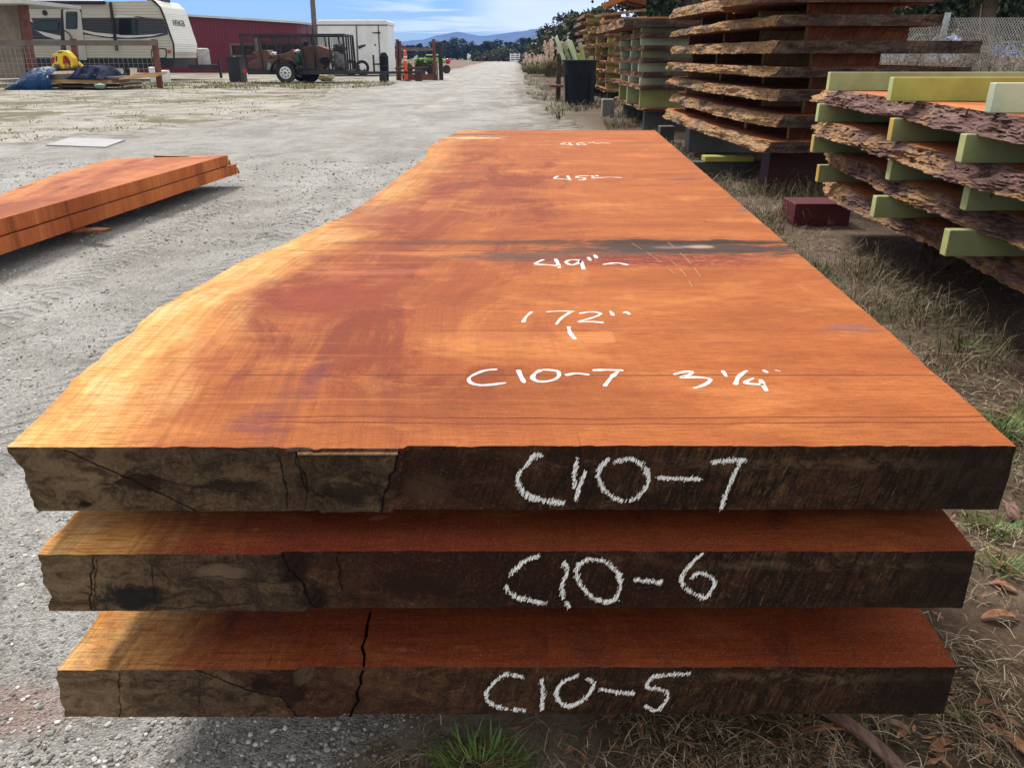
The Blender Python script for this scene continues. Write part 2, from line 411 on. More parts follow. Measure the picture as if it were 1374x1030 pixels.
m_end5=end_grain('end_grain_lower',.768,.2515-.076,((300,895),(402,962)),[((162,898),(162,960),.0014,.8),((262,893),(335,922),.0020,.9),((335,922),(379,930),.0016,.9),((379,930),(402,962),.0024,1.),((270,905),(275,958),.0008,.6),((190,912),(255,908),.0008,.5),((560,920),(620,945),.0007,.5)],
 [(355,912,.030,.016,(.020,.008,.007),.9),(395,925,.020,.030,(.026,.010,.008),.85),(410,905,.012,.02,(.16,.11,.065),.5),(135,930,.03,.02,(.24,.18,.11),.5)],2.7,.84)
m_fresh=bark_mat('split_live_edge',[(.12,.04,.02),(.36,.15,.05),(.58,.30,.10),(.72,.46,.2)],.4,.2)
m_barkd=bark_mat('shaggy_redwood_bark',BARK_RED,0.,.12,tip=1.62)
m_barkd2=bark_mat('half_peeled_redwood_bark',BARK_RED,4.,.50,tip=1.45)
m_barkc=bark_mat('weathered_bark',BARK_GREY,5.,.80)
m_barkb=bark_mat('far_bark',[(.10,.05,.035),(.22,.12,.08),(.34,.21,.14),(.45,.3,.2)],9.,.4)
def dark_end(name,c,c2):
    def fn(T):
        o=T.coord();x,y,z=T.sep(o)
        n=T.noise(T.scale(o,(5,5,14)),1.,6.,.65,.6);s=T.noise(T.scale(T.comb(x-z*.5,y,z),(90,90,12)),1.,4.,.7)
        col=T.mix(n.st(.35,.68),c,c2);col=T.mix(s.st(.55,.4)*.6,col,tuple(k*.35 for k in c))
        return dict(c=col,r=.9,h=s+n,bd=.004,spec=.15)
    return mat(name,fn)
m_endc=dark_end('weathered_end_grain',(.045,.030,.026),(.13,.09,.072))
m_endd=dark_end('split_end_grain',(.24,.13,.07),(.42,.28,.17))
m_undr=dark_end('slab_underside',(.16,.065,.035),(.26,.11,.06))
def painted(name,c,worn=(.62,.36,.12)):
    def fn(T):
        o=T.coord();n=T.noise(o,5.,6.,.6,.3);n2=T.noise(o,60.,4.,.6)
        col=T.mix(n.st(.3,.7),tuple(k*.8 for k in c),tuple(min(1,k*1.12) for k in c))
        col=T.mix(n2.st(.66,.74)*.5,col,tuple(k*.45 for k in c))
        col=T.mix(T.noise(T.scale(o,(9,9,9),loc=(3,3,3)),1.,6.,.7).st(.64,.70)*.45,col,(.33,.27,.12))
        return dict(c=col,r=.62,h=n2,bd=.0008,spec=.35)
    return mat(name,fn)
m_green=painted('pale_green_paint',(.32,.36,.17))
m_mint=painted('mint_paint',(.46,.54,.38))
m_yel=painted('yellow_green_paint',(.40,.38,.085))
m_olive=painted('olive_paint',(.27,.29,.10))
m_bend=painted('cut_end_paint_yellow',(.52,.54,.22))
m_bend2=painted('cut_end_orange',(.62,.40,.08))
m_stick=dark_end('brown_spacer_wood',(.12,.045,.022),(.21,.08,.036))
m_stickl=dark_end('tan_spacer_wood',(.34,.19,.09),(.5,.3,.15))
m_white=mat('chalk',lambda T:dict(c=(.92,.92,.91),r=.9,spec=.1,a=T.noise(T.scale(T.coord(),(700,1,240)),1.,3.,.7).st(.33,.45)))
m_paint=mat('paint_marker',lambda T:dict(c=T.mix(T.noise(T.coord(),30.,4.,.6).st(.35,.65),(.62,.56,.50),(.80,.80,.78)),r=.85,spec=.1,a=(T.noise(T.scale(T.coord(),(260,500,1)),1.,5.,.75)+T.noise(T.coord(),24.,2.)*.3).st(.50,.56)))
# ---------------------------------------------------------------- slabs
def slab_mesh(name,root,L,Rr,y0,y1,zt,th,nx,ny,nz,mats,front=None,lrough=.01,rrough=.002,under=0.,bulge=0.,seed=0.,ysub=None,rag=.0,endr=.003,zr=0.,lf=1.,edge_name='bark_edge',fib=0,chip=0.):
    """mats=[face,end,left side,right side,underside]"""
    mb=MB();E=[];PL=[]
    ts=[j/ny for j in range(ny+1)]
    def pos(s,t,w):
        y=lerp(y0,y1,t)
        lx=L(y)+under*(1-w)
        nzv=fbm(y*9*lf+seed,w*2.6+seed,seed,5)
        rid=abs(fbm(y*22*lf+seed,w*4.+3,seed*2,4))
        if fib: nzv=fbm(y*2.3+seed,w*1.2+seed,seed,2)*1.2+.30*fbm(y*7+w*2.5,w*7+seed,seed,4);rid=.45*abs(fbm(y*13+w*5,w*9.+3,seed*2,3))
        lx+=lrough*(nzv*1.1-rid*1.2+.2)-bulge*math.sin(math.pi*w)
        rx=Rr(y)+rrough*fbm(y*14+seed,w*1.5,3+seed,3)
        x=lerp(lx,rx,s)
        yy=y
        if t<1e-6 and front: yy+=front(x,w)
        if t<1e-6: yy+=endr*fbm(x*8+seed,w*1.2,1.)
        if t>1-1e-6: yy+=endr*2*fbm(x*6+seed,w*1.2,5.)
        z=zt-th*(1-w)
        if s<1e-6 and rag: z+=rag*fbm(y*14*lf,w*3+seed,7.,4)
        if t<1e-6 and chip and w>.999: z-=chip*max(0,fbm(x*55+seed,seed,1.,3)-.05)*1.5;yy+=chip*max(0,fbm(x*48+seed,seed+5,1.,3))*1.6
        if t<1e-6 and chip and w<.001: z+=chip*max(0,fbm(x*45+seed,seed+9,1.,3))*1.6
        if zr: z+=zr*fbm(x*1.3+seed,y*.9,2.,2)
        return (x,yy,z),(x-L(y),y),(x,y)
    # non-uniform s so sides look crisp
    def grid(f,na,nb,mi):
        k=len(mb.v)
        for a in range(na+1):
            for b in range(nb+1):
                p,e,pl=f(a/na,b/nb);mb.v.append(p);E.append(e);PL.append(pl)
        for a in range(na):
            for b in range(nb):
                mb.f.append((k+a*(nb+1)+b,k+(a+1)*(nb+1)+b,k+(a+1)*(nb+1)+b+1,k+a*(nb+1)+b+1));mb.mi.append(mi)
    grid(lambda a,b:pos(a,b,1.),nx,ny,0)
    grid(lambda a,b:pos(a,b,0.),nx,ny,4)
    grid(lambda a,b:pos(a,0.,b),nx,nz,1)
    grid(lambda a,b:pos(a,1.,b),nx,nz,1)
    grid(lambda a,b:pos(0.,a,b),ny,nz,2)
    grid(lambda a,b:pos(1.,a,b),ny,nz,3)
    parts=[]
    for nm_,keep in ((name,(0,1,3,4)),(edge_name,(2,))):
        m2=MB();mp={};E2=[];P2=[]
        for f,mi in zip(mb.f,mb.mi):
            if mi not in keep: continue
            ff=[]
            for i in f:
                if i not in mp: mp[i]=len(m2.v);m2.v.append(mb.v[i]);E2.append(E[i]);P2.append(PL[i])
                ff.append(mp[i])
            m2.f.append(tuple(ff));m2.mi.append(mi)
        if keep==(2,):
            # orientation: outward is -X
            a,b,c=[Vector(m2.v[i]) for i in m2.f[0][:3]]
            if (b-a).cross(c-a).x>0: m2.f=[f[::-1] for f in m2.f]
        parts.append(m2.build(nm_,mats,root,uvs={'edge':E2,'plan':P2},merge=1e-5,recalc=keep!=(2,)))
    return parts[0]
ZT=.545;T7=.083
edge7=[(12,598),(50,561),(82,530),(101,509),(144,472),(175,445),(217,410),(252,390),(287,375),(330,349),(373,332),(411,313),(466,287),(500,264),(550,226),(571,212),(573,199),(592,187),(619,175)]
e7=[P(a,b,ZT) for a,b in edge7]
L7=plin([(p.y,p.x) for p in e7])
R7=plin([(P(1362,597,ZT).y,P(1362,597,ZT).x),(1.19,P(1190,443,ZT).x),(P(880,176,ZT).y,P(880,176,ZT).x)])
Y7=e7[0].y;Y7b=e7[-1].y
def front7(x,w):
    d=0.
    if x<-.215: d-=.003
    if -.222<x<-.118-.018*(1-w): d-=.006
    return d
def slab_thing(loc,label,group):
    return empty('wood_slab',loc,label,'wood slab',group)
G0='numbered redwood slabs in the front stack'
s7=slab_thing((0,Y7,ZT-T7),'thick orange redwood slab chalked C10-7, top of the front stack, with measurements written on its face',G0)
slab_mesh('slab_body',s7,L7,R7,Y7,Y7b,ZT,T7,240,300,12,[m_top7,m_end7,m_fresh,m_topl,m_undr],front=front7,lrough=.005,under=.016,bulge=-.002,seed=.3,rag=.002,endr=.0012,chip=.0011)
Y6,Z6,T6=.768,.4215,.080
X6l,X6r=PD(50,740,Y6).x,PD(1310,740,Y6).x
L6=lambda y:X6l+.012*fbm(y*3,1.)+.02*(y-Y6)+.0
R6=lambda y:X6r+.072*(y-Y6)
def front6(x,w):
    d=-.006 if x<-.245-.05*w*w+.02*w+.016*math.sin(w*9) else 0.
    return d
s6=slab_thing((0,Y6,Z6-T6),'redwood slab chalked C10-6, middle of the three slabs in the front stack',G0)
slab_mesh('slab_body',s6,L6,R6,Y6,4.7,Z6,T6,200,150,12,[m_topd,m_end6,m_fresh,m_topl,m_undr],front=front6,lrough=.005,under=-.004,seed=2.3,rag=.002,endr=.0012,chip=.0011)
Y5,Z5,T5=.768,.2515,.076
X5l,X5r=PD(73,896,Y5).x,PD(1283,897,Y5).x
L5=lambda y:X5l+.015*fbm(y*3,6.)+.03*(y-Y5)
R5=lambda y:X5r+.075*(y-Y5)
CR5=[(0.,PD(472,961,Y5).x),(.3,PD(482,925,Y5).x),(.55,PD(489,905,Y5).x),(.8,PD(487,890,Y5).x),(1.,PD(497,885,Y5).x)]
def front5(x,w):
    return -.005 if x<-.27+.05*(1-w)+.016*math.sin(w*9) else 0.
s5=slab_thing((0,Y5,Z5-T5),'cracked redwood slab chalked C10-5, lowest of the three slabs in the front stack',G0)
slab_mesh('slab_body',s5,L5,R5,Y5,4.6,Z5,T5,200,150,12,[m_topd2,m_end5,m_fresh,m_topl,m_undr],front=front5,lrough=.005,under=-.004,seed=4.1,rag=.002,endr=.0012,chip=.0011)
m_crack=mat('crack_dark',lambda T:dict(c=(.006,.004,.004),r=1.,spec=0.))
# deep open crack of C10-5: a wedge of dark seen in the face, following a jagged line
def crack(root,pts,wd,name='crack'):
    mb=MB()
    for (a,b) in zip(pts,pts[1:]):
        a=Vector(a);b=Vector(b);wa=wd*random.uniform(.6,1.2);n=Vector((1,0,0)) if abs(a.z-b.z)>1e-4 else Vector((1,0,0))
        mb.face([a-n*wa/2,a+n*wa/2,b+n*wa/2,b-n*wa/2])
    return mb.build(name,m_crack,root)
pf=[(PD(px,py,Y5).x,Y5-.0022,PD(px,py,Y5).z) for px,py in ((470,960),(474,949),(481,938),(479,926),(485,915),(484,905),(488,897))]
pt=[(P(px,py,Z5).x,P(px,py,Z5).y,Z5+.0008) for px,py in ((488,895),(489,880),(486,868),(491,855),(493,838),(497,822))]
crack(s5,pf,.004,'crack');crack(s5,pt,.0045,'crack')
pf=[(PD(px,py,Y6).x,Y6-.0022,PD(px,py,Y6).z) for px,py in ((455,738),(452,750),(457,762),(455,774),(460,790))]
crack(s6,pf,.0014,'crack')
pf=[(PD(px,py,Y7).x,Y7-.0072,PD(px,py,Y7).z) for px,py in ((400,603),(398,615),(406,628),(408,642),(414,655))]
crack(s7,pf,.0012,'crack')
# thin splinter lip at the front of the top slab (bright broken edge)
mb=MB()
a=PD(399,602,Y7-.008);b=PD(533,600,Y7-.008)
mb.box(a.x,b.x,Y7-.0100,Y7-.0066,ZT-.0062,ZT-.0040)
mb.box(PD(385,600,Y7).x,b.x+.001,Y7-.0064,Y7-.0055,ZT-.0040,ZT-.0002,1)
mb.build('splinter_edge',[m_stickl,m_endc],s7)
# ---- chalk on the end faces
def zz3(l): return [(620+a/2.2396,570+b/2.2396) for a,b in l]
CH7=[[(240,88),(212,92),(190,120),(168,150),(170,175),(190,205),(225,218),(260,226),(303,232)],[(346,98),(338,140),(337,185)],[(368,140),(352,180),(342,220)],[(440,100),(412,125),(410,155),(425,190),(455,215),(490,225),(525,213),(556,178),(556,142),(532,112),(500,98),(460,108)],[(588,155),(640,158),(715,160)],[(752,110),(800,103),(850,103)],[(838,103),(815,150),(795,195),(778,245)]]
CH6=[[(228,390),(185,408),(140,450),(130,475),(150,505),(200,522),(252,532)],[(305,408),(316,435),(300,480),(305,515),(320,542)],[(425,405),(380,400),(348,420),(345,452),(370,495),(410,522),(455,522),(474,480),(466,440),(432,408)],[(520,460),(560,465),(597,468)],[(718,385),(690,410),(660,450),(665,480),(700,505),(732,512),(756,475),(748,455),(715,440),(690,452)]]
CH5=[[(182,752),(130,745),(90,775),(72,805),(88,832),(130,847),(188,852)],[(240,762),(243,800),(239,848)],[(345,748),(300,770),(283,800),(303,835),(342,834),(378,805),(394,772),(375,757)],[(415,788),(460,797),(515,802)],[(682,742),(620,745),(570,752)],[(568,755),(552,780),(590,788),(617,800),(602,838),(577,853),(550,838)]]
def resamp(pts,st):
    out=[];pts=[Vector(p) for p in pts]
    # catmull-rom
    n=len(pts)
    for i in range(n-1):
        p0=pts[max(i-1,0)];p1=pts[i];p2=pts[i+1];p3=pts[min(i+2,n-1)]
        k=max(1,int((p2-p1).length/st))
        for j in range(k):
            t=j/k
            out.append(.5*((2*p1)+(p2-p0)*t+(2*p0-5*p1+4*p2-p3)*t*t+(3*p1-p0-3*p2+p3)*t**3))
    out.append(pts[-1]);return out
def chalk(root,strokes,Y,front=None):
    mb=MB()
    for st in strokes:
        w3=[PD(a,b,Y) for a,b in zz3(st)]
        path=resamp(w3,.0009)
        for p in path:
            if fbm((p.x-p.z*.3)*170,p.z*20,3.)<-.40: continue
            for _ in range(3):
                cx=p.x+random.gauss(0,.0013);cz=p.z+random.gauss(0,.0011)
                l=random.uniform(.0012,.0060)*(.7+.6*abs(fbm(p.x*30,p.z*30,5.))*2);wd=random.uniform(.0003,.0010);sl=.36+random.gauss(0,.08)
                yy=Y-.0023-random.random()*.0006
                dx=l*sl*.5;dz=l*.5
                mb.face([(cx-dx-wd/2,yy,cz-dz),(cx-dx+wd/2,yy,cz-dz),(cx+dx+wd/2,yy,cz+dz),(cx+dx-wd/2,yy,cz+dz)])
    mb.build('chalk_lettering',m_white,root,recalc=False)
chalk(s7,CH7,Y7);chalk(s6,CH6,Y6);chalk(s5,CH5,Y5)
# ---- paint-marker writing on the top face
A_=lambda l:[(600+a/2.748,380+b/2.748) for a,b in l]
B_=lambda l:[(550+a/2.592,160+b/2.592) for a,b in l]
W=[(A_(l),.0075) for l in ([(185,318),(140,322),(100,337),(80,352),(88,368),(120,376),(165,374),(218,367)],[(262,320),(270,340),(285,368)],[(350,319),(325,332),(315,350),(335,362),(370,362),(402,352),(413,337),(402,323),(350,319)],[(435,340),(475,333),(525,338)],[(535,321),(590,320),(650,322)],[(634,322),(605,348),(580,380)],[(835,337),(870,328),(902,327),(893,338),(862,348),(920,347),(970,354),(950,374),(908,388)],[(1015,322),(1022,333),(1030,345)],[(1105,322),(1075,345),(1062,375)],[(1130,350),(1100,368),(1168,374)],[(1155,355),(1165,375),(1178,398)],[(1165,320),(1182,331)],[(1208,320),(1228,325)],[(312,105),(290,125),(280,145)],[(365,106),(420,103),(470,105)],[(458,105),(420,130),(402,153)],[(487,112),(530,106),(566,112),(540,126),(485,143),(530,142),(578,146)],[(600,103),(607,110),(612,120)],[(650,110),(662,106),(672,116)],[(448,160),(453,182),(472,207)])]
W+=[(B_(l),.010) for l in ([(465,488),(437,503),(480,507),(522,511)],[(506,486),(514,500),(520,518)],[(592,491),(562,489),(543,497),(560,507),(585,501),(594,492)],[(594,492),(600,508),(604,523)],[(620,480),(628,492)],[(642,472),(650,484)],[(670,506),(720,500),(760,508)])]
W+=[(B_(l),.013) for l in ([(515,198),(503,206),(530,208),(562,211)],[(548,197),(558,213)],[(622,197),(590,198),(580,203),(608,205),(604,211),(585,212)],[(632,197),(640,201)],[(647,195),(655,199)],[(630,206),(690,202),(740,204)],[(543,82),(525,87),(545,88),(568,90)],[(553,82),(562,91)],[(605,81),(582,85),(590,90),(612,88),(592,85)],[(622,81),(630,83)],[(636,80),(642,82)],[(645,85),(670,83),(697,85)])]
mb=MB()
for l,wd in W:
    pts=resamp([P(a,b,ZT) for a,b in l],.004);vs=[];n=len(pts);wd*=1.05
    for i,p in enumerate(pts):
        d=(pts[min(i+1,n-1)]-pts[max(i-1,0)]).normalized();nr=Vector((-d.y,d.x,0))
        k=wd/2*(.75+.35*fbm(p.x*60,p.y*60,2.))*(.6 if i in(0,n-1) else 1)
        vs+=[p+nr*k+Vector((0,0,.0004)),p-nr*k+Vector((0,0,.0004))]
    mb.mesh(vs,[(2*i,2*i+1,2*i+3,2*i+2) for i in range(n-1)])
mb.build('paint_lettering',m_paint,s7)
# pale saw scratches on the top face
mb=MB()
for a,b in (((896,325),(940,372)),((848,327),(905,368)),((900,350),(928,385))):
    p=P(*a,ZT);q=P(*b,ZT);n_=Vector((-(q-p).y,(q-p).x,0)).normalized()*.0011;u=Vector((0,0,.0009))
    k=9;prev=None
    for i in range(k+1):
        c=p.lerp(q,i/k)+Vector((.006*math.sin(i/k*3.1),0,0))
        if prev is not None and i%4!=3: mb.face([prev-n_+u,prev+n_+u,c+n_+u,c-n_+u])
        prev=c
mb.build('saw_scratches',m_stickl,s7)
# spacers and bearers in the front stack
def block(name,x0,x1,y0,y1,z0,z1,mats,label,cat,group,bev=.002,endm=None,rot=0.):
    mb=MB();mb.box(x0,x1,y0,y1,z0,z1)
    if endm is not None: mb.mi[5]=1
    c=((x0+x1)/2,(y0+y1)/2,z0)
    o=mb.build(name,[mats]+([endm] if endm is not None else []),None,loc=c,bevel=bev)
    o.rotation_euler=(0,0,rot)
    return tag(o,label,cat,group)
for i,y in enumerate((1.35,2.6,3.9)):
    w_=('nearest','middle','farthest')[i]
    block('wood_spacer',-.45,.5+y*.06,y,y+.05,Z6+.001,ZT-T7-.001,m_stick,f'brown wood spacer directly under slab C10-7, {w_} of the three','wood spacer','spacers inside the front stack')
    block('wood_spacer',-.45,.5+y*.06,y,y+.09,Z5+.001,Z6-T6-.001,m_stick,f'brown wood spacer between slabs C10-6 and C10-5, {w_} of the three','wood spacer','spacers inside the front stack')
    block('timber_bearer',-.5,.5+y*.06,y,y+.14,0,Z5-T5-.001,m_stick,f'timber bearer on the ground under slab C10-5, {w_} of the three','timber bearer','bearers under the front stack')
# ---------------------------------------------------------------- left pair of slabs
ZL,TL=.245,.073
def leftslab(zt,label,seed,tip,mt):
    a=P(0,294,ZL);b=P(306,208,ZL)
    d=(b-a).normalized();ang=math.atan2(d.x,d.y)   # direction of near/right edge
    # build in local frame along +Y then rotate
    Lg=6.6
    org=b
    wfar=1.0
    root=empty('wood_slab',(0,0,0),label,'wood slab','orange slabs lying beside the gravel road')
    lp=[]
    for q in ((-160,300),(0,262),(45,243),(75,234),(110,224),(150,213),(175,209),(210,207),(243,209),(247,211),(262,210),(306,208)):
        w3=P(*q,ZL)-b;dn=Vector((math.sin(ang),math.cos(ang),0));rt=Vector((math.cos(ang),-math.sin(ang),0))
        lp.append((w3.dot(dn),min(-.002,w3.dot(rt))))
    prof=plin([(y_+(tip if y_>-.4 else 0),x_) for y_,x_ in lp])
    Lg=max(3.,min(6.6,-lp[0][0]))
    def Lf(y): return min(-.004,prof(y)+.006*fbm(y*5,seed))
    o=slab_mesh('slab_body',root,Lf,lambda y:.0+.0*y,-Lg,tip,zt,TL,40,160,6,mt,lrough=.012,under=.02,seed=seed,rag=.002,endr=.03)
    root.location=(org.x,org.y,0);root.rotation_euler=(0,0,-ang)
    return root,ang,org
m_lside=wood_top('redwood_sawn_side',False,(.60,.17,.052),11.)
mats_l=[wood_top('redwood_face_left',False,(.52,.165,.058),14.,.25),m_lside,m_fresh,m_lside,m_undr]
rl,angl,orgl=leftslab(ZL,'upper of the two orange redwood slabs lying left of the front stack',3.3,0.,mats_l)
rl2,_,_=leftslab(ZL-TL-.006,'lower of the two orange redwood slabs, its pointed tip sticking out toward the road',6.1,.12,mats_l)
rl2.location.x+=.012;rl2.location.y-=.01
def along(t,off): # along the near edge, off to the left
    return Vector((orgl.x-math.sin(angl)*t-math.cos(angl)*off,orgl.y-math.cos(angl)*t+math.sin(angl)*off,0))
print('LEFT',angl,orgl)
for i,t in enumerate((1.75,3.6)):
    c=along(t,.62);mb=MB();mb.box(-.4,.45,-.07,.07,0,ZL-2*TL-.04 if i==0 else ZL-2*TL-.008)
    o=mb.build('timber_bearer',m_stick,None,bevel=.004);o.location=c;o.rotation_euler=(0,0,-angl+(.25 if i==0 else 0))
    tag(o,('bearer hidden well under the middle of the two orange slabs on the left','hidden bearer under the near half of the two orange slabs on the left')[i],'timber bearer')
q=P(140,303,.11);mb=MB();d0=Vector((math.cos(angl),-math.sin(angl),0))
zt_=ZL-2*TL-.009;t0=Vector((q.x,q.y,0));bk0=t0-d0*.75;sd=Vector((-d0.y,d0.x,0))
mb.mesh([bk0-sd*.08+Vector((0,0,zt_-.03)),bk0+sd*.08+Vector((0,0,zt_-.03)),t0+sd*.055+Vector((0,0,zt_-.016)),t0-sd*.01+Vector((0,0,zt_-.012)),bk0-sd*.08+Vector((0,0,zt_)),bk0+sd*.08+Vector((0,0,zt_)),t0+sd*.06+Vector((0,0,zt_-.002)),t0+Vector((0,0,zt_-.002))],[(3,2,1,0),(4,5,6,7),(0,1,5,4),(1,2,6,5),(2,3,7,6),(3,0,4,7)])
tag(mb.build('wood_offcut',m_stick,None,loc=t0),'thin dark wood offcut poking out from beneath the two orange slabs on the left','offcut')
# ---------------------------------------------------------------- near right stack (shaggy bark, painted spacers)
GD='bark-edged slabs in the near right stack'
zD=[.781,.6285,.476,.3235];tD=.067
bot=plin([(P(a,b,.26).y,P(a,b,.26).x) for a,b in ((1115,255),(1157,290),(1240,321),(1274,338),(1308,353),(1374,394))])
Ls=[plin([(0.5,1.38),(1.4,1.42),(2.4,1.52),(2.9,1.56),(3.4,1.62),(4.0,1.66),(4.4,1.69),(4.75,1.76)]),
    plin([(0.5,1.40),(1.4,1.45),(2.3,1.53),(2.8,1.54),(3.3,1.58),(3.8,1.62),(4.3,1.66),(4.75,1.78)]),
    plin([(0.5,1.45),(1.4,1.5),(2.4,1.58),(2.9,1.60),(3.3,1.63),(3.8,1.68),(4.2,1.70),(4.7,1.85)]),
    plin([(0.5,1.50),(1.4,1.57),(2.3,1.65),(2.8,1.69),(3.4,1.69),(3.9,1.69),(4.3,1.72),(4.65,1.88)])]
lab=['topmost slab of the near right stack, shaggy purple-brown bark edge, spacers standing on top','second slab from the top of the near right stack, shaggy bark edge','third slab from the top of the near right stack, thin bark edge','lowest slab of the near right stack, split tan edge just above the grass']
for i in range(4):
    r=empty('wood_slab',(2.0,3.0,zD[i]-tD),lab[i],'wood slab',GD)
    f=Ls[i]
    slab_mesh('slab_body',r,f,lambda y:2.75+.02*y,.6,4.72,zD[i],tD,40,620,16,[m_topl,m_endd,m_barkd if i<1 else m_barkd2,m_topl,m_undr],lrough=.034,under=(-.068,-.064,-.058,-.050)[i],bulge=.010,seed=i*5.7+1,rag=.004,fib=1,endr=.03,lf=1.)
# loose bark shreds hanging from the edges, part of each slab
def shreds(f,zt,n,seed,parent):
    rnd=random.Random(seed);mb=MB()
    for _ in range(n):
        y=rnd.uniform(1.6,4.0);k=rnd.random();z=zt-tD*rnd.uniform(-.05,1.);x=f(y)-.02-rnd.random()*.02
        L=rnd.uniform(.02,.05);a=rnd.uniform(-.5,.5);w_=rnd.uniform(.002,.007)
        pts=[]
        dy=rnd.choice((-1,1));
        p=Vector((x,y,z));d=Vector((-.4*rnd.random(),dy*rnd.random()*1.2,rnd.uniform(-.9,.5))).normalized();q=[p]
        for s in range(4): p=p+d*L/4;d=(d+Vector((rnd.uniform(-.3,.3),rnd.uniform(-.3,.3),-.25))).normalized();q.append(p)
        mb.tube(q,[w_,w_*.9,w_*.7,w_*.5,w_*.2],4)
    o=mb.build('bark_shreds',m_barkd,parent);tag(o,kind='stuff')
slabsD=[o for o in sc.objects if o.get('group')==GD]
for i,o in enumerate(slabsD): shreds(Ls[i],zD[i],(34,26,14,8)[i],i,o)
GB='painted spacer blocks in the near right stack'
cols=[(4.3,(1115,1100,1093,1100)),(3.3,(1200,1200,1198,1178)),(2.62,(1337,1297,1303,1276))]
paints=[(m_green,m_green,m_green,m_green),(m_yel,m_green,m_green,m_green),(m_mint,m_green,m_green,m_green)]
ends=[(m_bend,m_bend,m_bend2,m_bend2),(m_bend,m_bend2,m_bend,m_bend),(m_mint,m_bend,m_bend,m_bend)]
lay=['on top of the near right stack','under the top slab of the near right stack','under the second slab of the near right stack','under the third slab of the near right stack']
pos3=['farthest','middle','nearest']
colname=[['pale green','pale green with cream end','olive with orange end','olive with yellow end'],['mustard yellow-green','dark green with yellow end','sage green','sage green'],['mint green','sage green with bright end','sage green with bright end','sage green with lime end']]
for c,(D,pxs) in enumerate(cols):
    for l in range(4):
        yy=(97,140,182,222) if c==0 else ((104,160,213,257) if c==1 else (115,183,248,306))
        x0=PD(pxs[l],yy[l],D).x
        z0=(zD[l]+.0005);z1=z0+.0885
        mb=MB();mb.box(x0,2.72,D,D+.040,z0,z1);mb.mi[5]=1
        o=mb.build('spacer_block',[paints[c][l],ends[c][l]],None,loc=(2.1,D+.02,z0),bevel=.003)
        tag(o,f'{pos3[c]} spacer {lay[l]}, {colname[c][l]}','spacer block',GB)
tag(block('red_timber',P(1062,303).x,2.02,4.74,4.98,0,.135,painted('red_paint_worn',(.11,.018,.022)),'worn red painted timber block at the far foot of the near right stack','timber',None,.004,painted('red_end',(.13,.015,.022))),None)
block('timber_bearer',1.80,2.7,2.0,2.12,0,.255,m_endc,'dark timber bearer on the grass under the lowest slab of the near right stack','timber bearer',None)
block('timber_bearer',1.95,2.7,3.6,3.72,0,.255,m_endc,'dark timber bearer behind the grass, farther under the lowest slab of the near right stack','timber bearer',None)
# ---------------------------------------------------------------- tall dark stack
GC='slabs in the tall dark stack'
zC=[(.397,.322),(.568,.490),(.731,.660),(.876,.811),(1.037,.959),(1.193,1.126)]
tips=[1.69,1.75,1.73,1.70,1.72,1.71]
XR=[2.95,2.95,2.95,3.06,3.09,2.81]
on=['lowest','second from the bottom','third from the bottom','fourth from the bottom','fifth from the bottom','sixth from the bottom']
def corner(x,z): return x
for i,(zt,zb) in enumerate(zC):
    base=[(5.68,(1.78,1.85,1.84,1.79,1.76,1.75)[i]),(6.1,(1.76,1.78,1.74,1.75,1.73,1.70)[i]),(7.,(1.71,1.72,1.69,1.68,1.71,1.69)[i]),(8.2,tips[i]-.01),(9.1,tips[i]),(9.4,tips[i]+.06)]
    f0=plin(base);f=(lambda f0,i:lambda y:f0(y)+.03*fbm(y*1.3,i*3.3))(f0,i)
    r=empty('wood_slab',(2.4,7.5,zb),f'{on[i]} slab of the tall dark stack, weathered end face and rough bark edge','wood slab',GC)
    xr=XR[i]
    slab_mesh('slab_body',r,f,(lambda xr:lambda y:xr+.02*fbm(y,4.))(xr),5.68,9.42,zt,zt-zb,50,260,10,[m_topl,m_endc,m_barkc,m_barkc,m_undr],lrough=.030,under=-.045,bulge=.01,seed=i*3.1+20,rag=.006,fib=1,endr=.02)
r=empty('wood_slab',(2.3,8.5,1.29),'light tan edged slab near the top of the tall dark stack, behind the large overhanging one','wood slab',GC)
slab_mesh('slab_body',r,plin([(7.2,1.9),(7.6,1.72),(8.6,1.66),(9.2,1.69),(9.45,1.76)]),lambda y:2.8,7.3,9.45,1.385,.09,30,150,8,[m_topl,m_endc,bark_mat('pale_tan_edge',[(.2,.11,.05),(.42,.26,.14),(.6,.42,.25),(.7,.55,.36)],3.,.5),m_barkc,m_undr],lrough=.02,under=-.03,seed=44,rag=.006,fib=1,endr=.02)
r=empty('wood_slab',(2.2,6.4,1.27),'large overhanging slab with split orange edge on top of the tall dark stack, its tip jutting left','wood slab',GC)
slab_mesh('slab_body',r,plin([(5.68,1.62),(6.0,1.53),(6.3,1.50),(6.6,1.55),(7.0,1.66),(7.15,1.8)]),lambda y:2.78,5.68,7.2,1.352,.085,40,140,10,[m_topl,m_endc,m_barkc,m_barkc,m_undr],lrough=.03,under=.03,seed=51,rag=.006,fib=1,endr=.02)
r=empty('wood_slab',(2.2,6.4,1.45),'uppermost slab of the tall dark stack, only its underside showing at the top of the picture','wood slab',GC)
slab_mesh('slab_body',r,lambda y:1.95,lambda y:2.7,5.9,9.0,1.53,.07,20,60,6,[m_topl,m_endc,m_barkc,m_barkc,m_undr],lrough=.03,seed=55,rag=.01,endr=.02)
gaps=[(.397,.490),(.568,.660),(.731,.811),(.876,.959),(1.037,1.126),(1.193,1.266)]
rnd=random.Random(4)
gapn=['on the lowest slab','on the second slab','on the third slab','on the fourth slab','on the fifth slab','under the overhanging top slab']
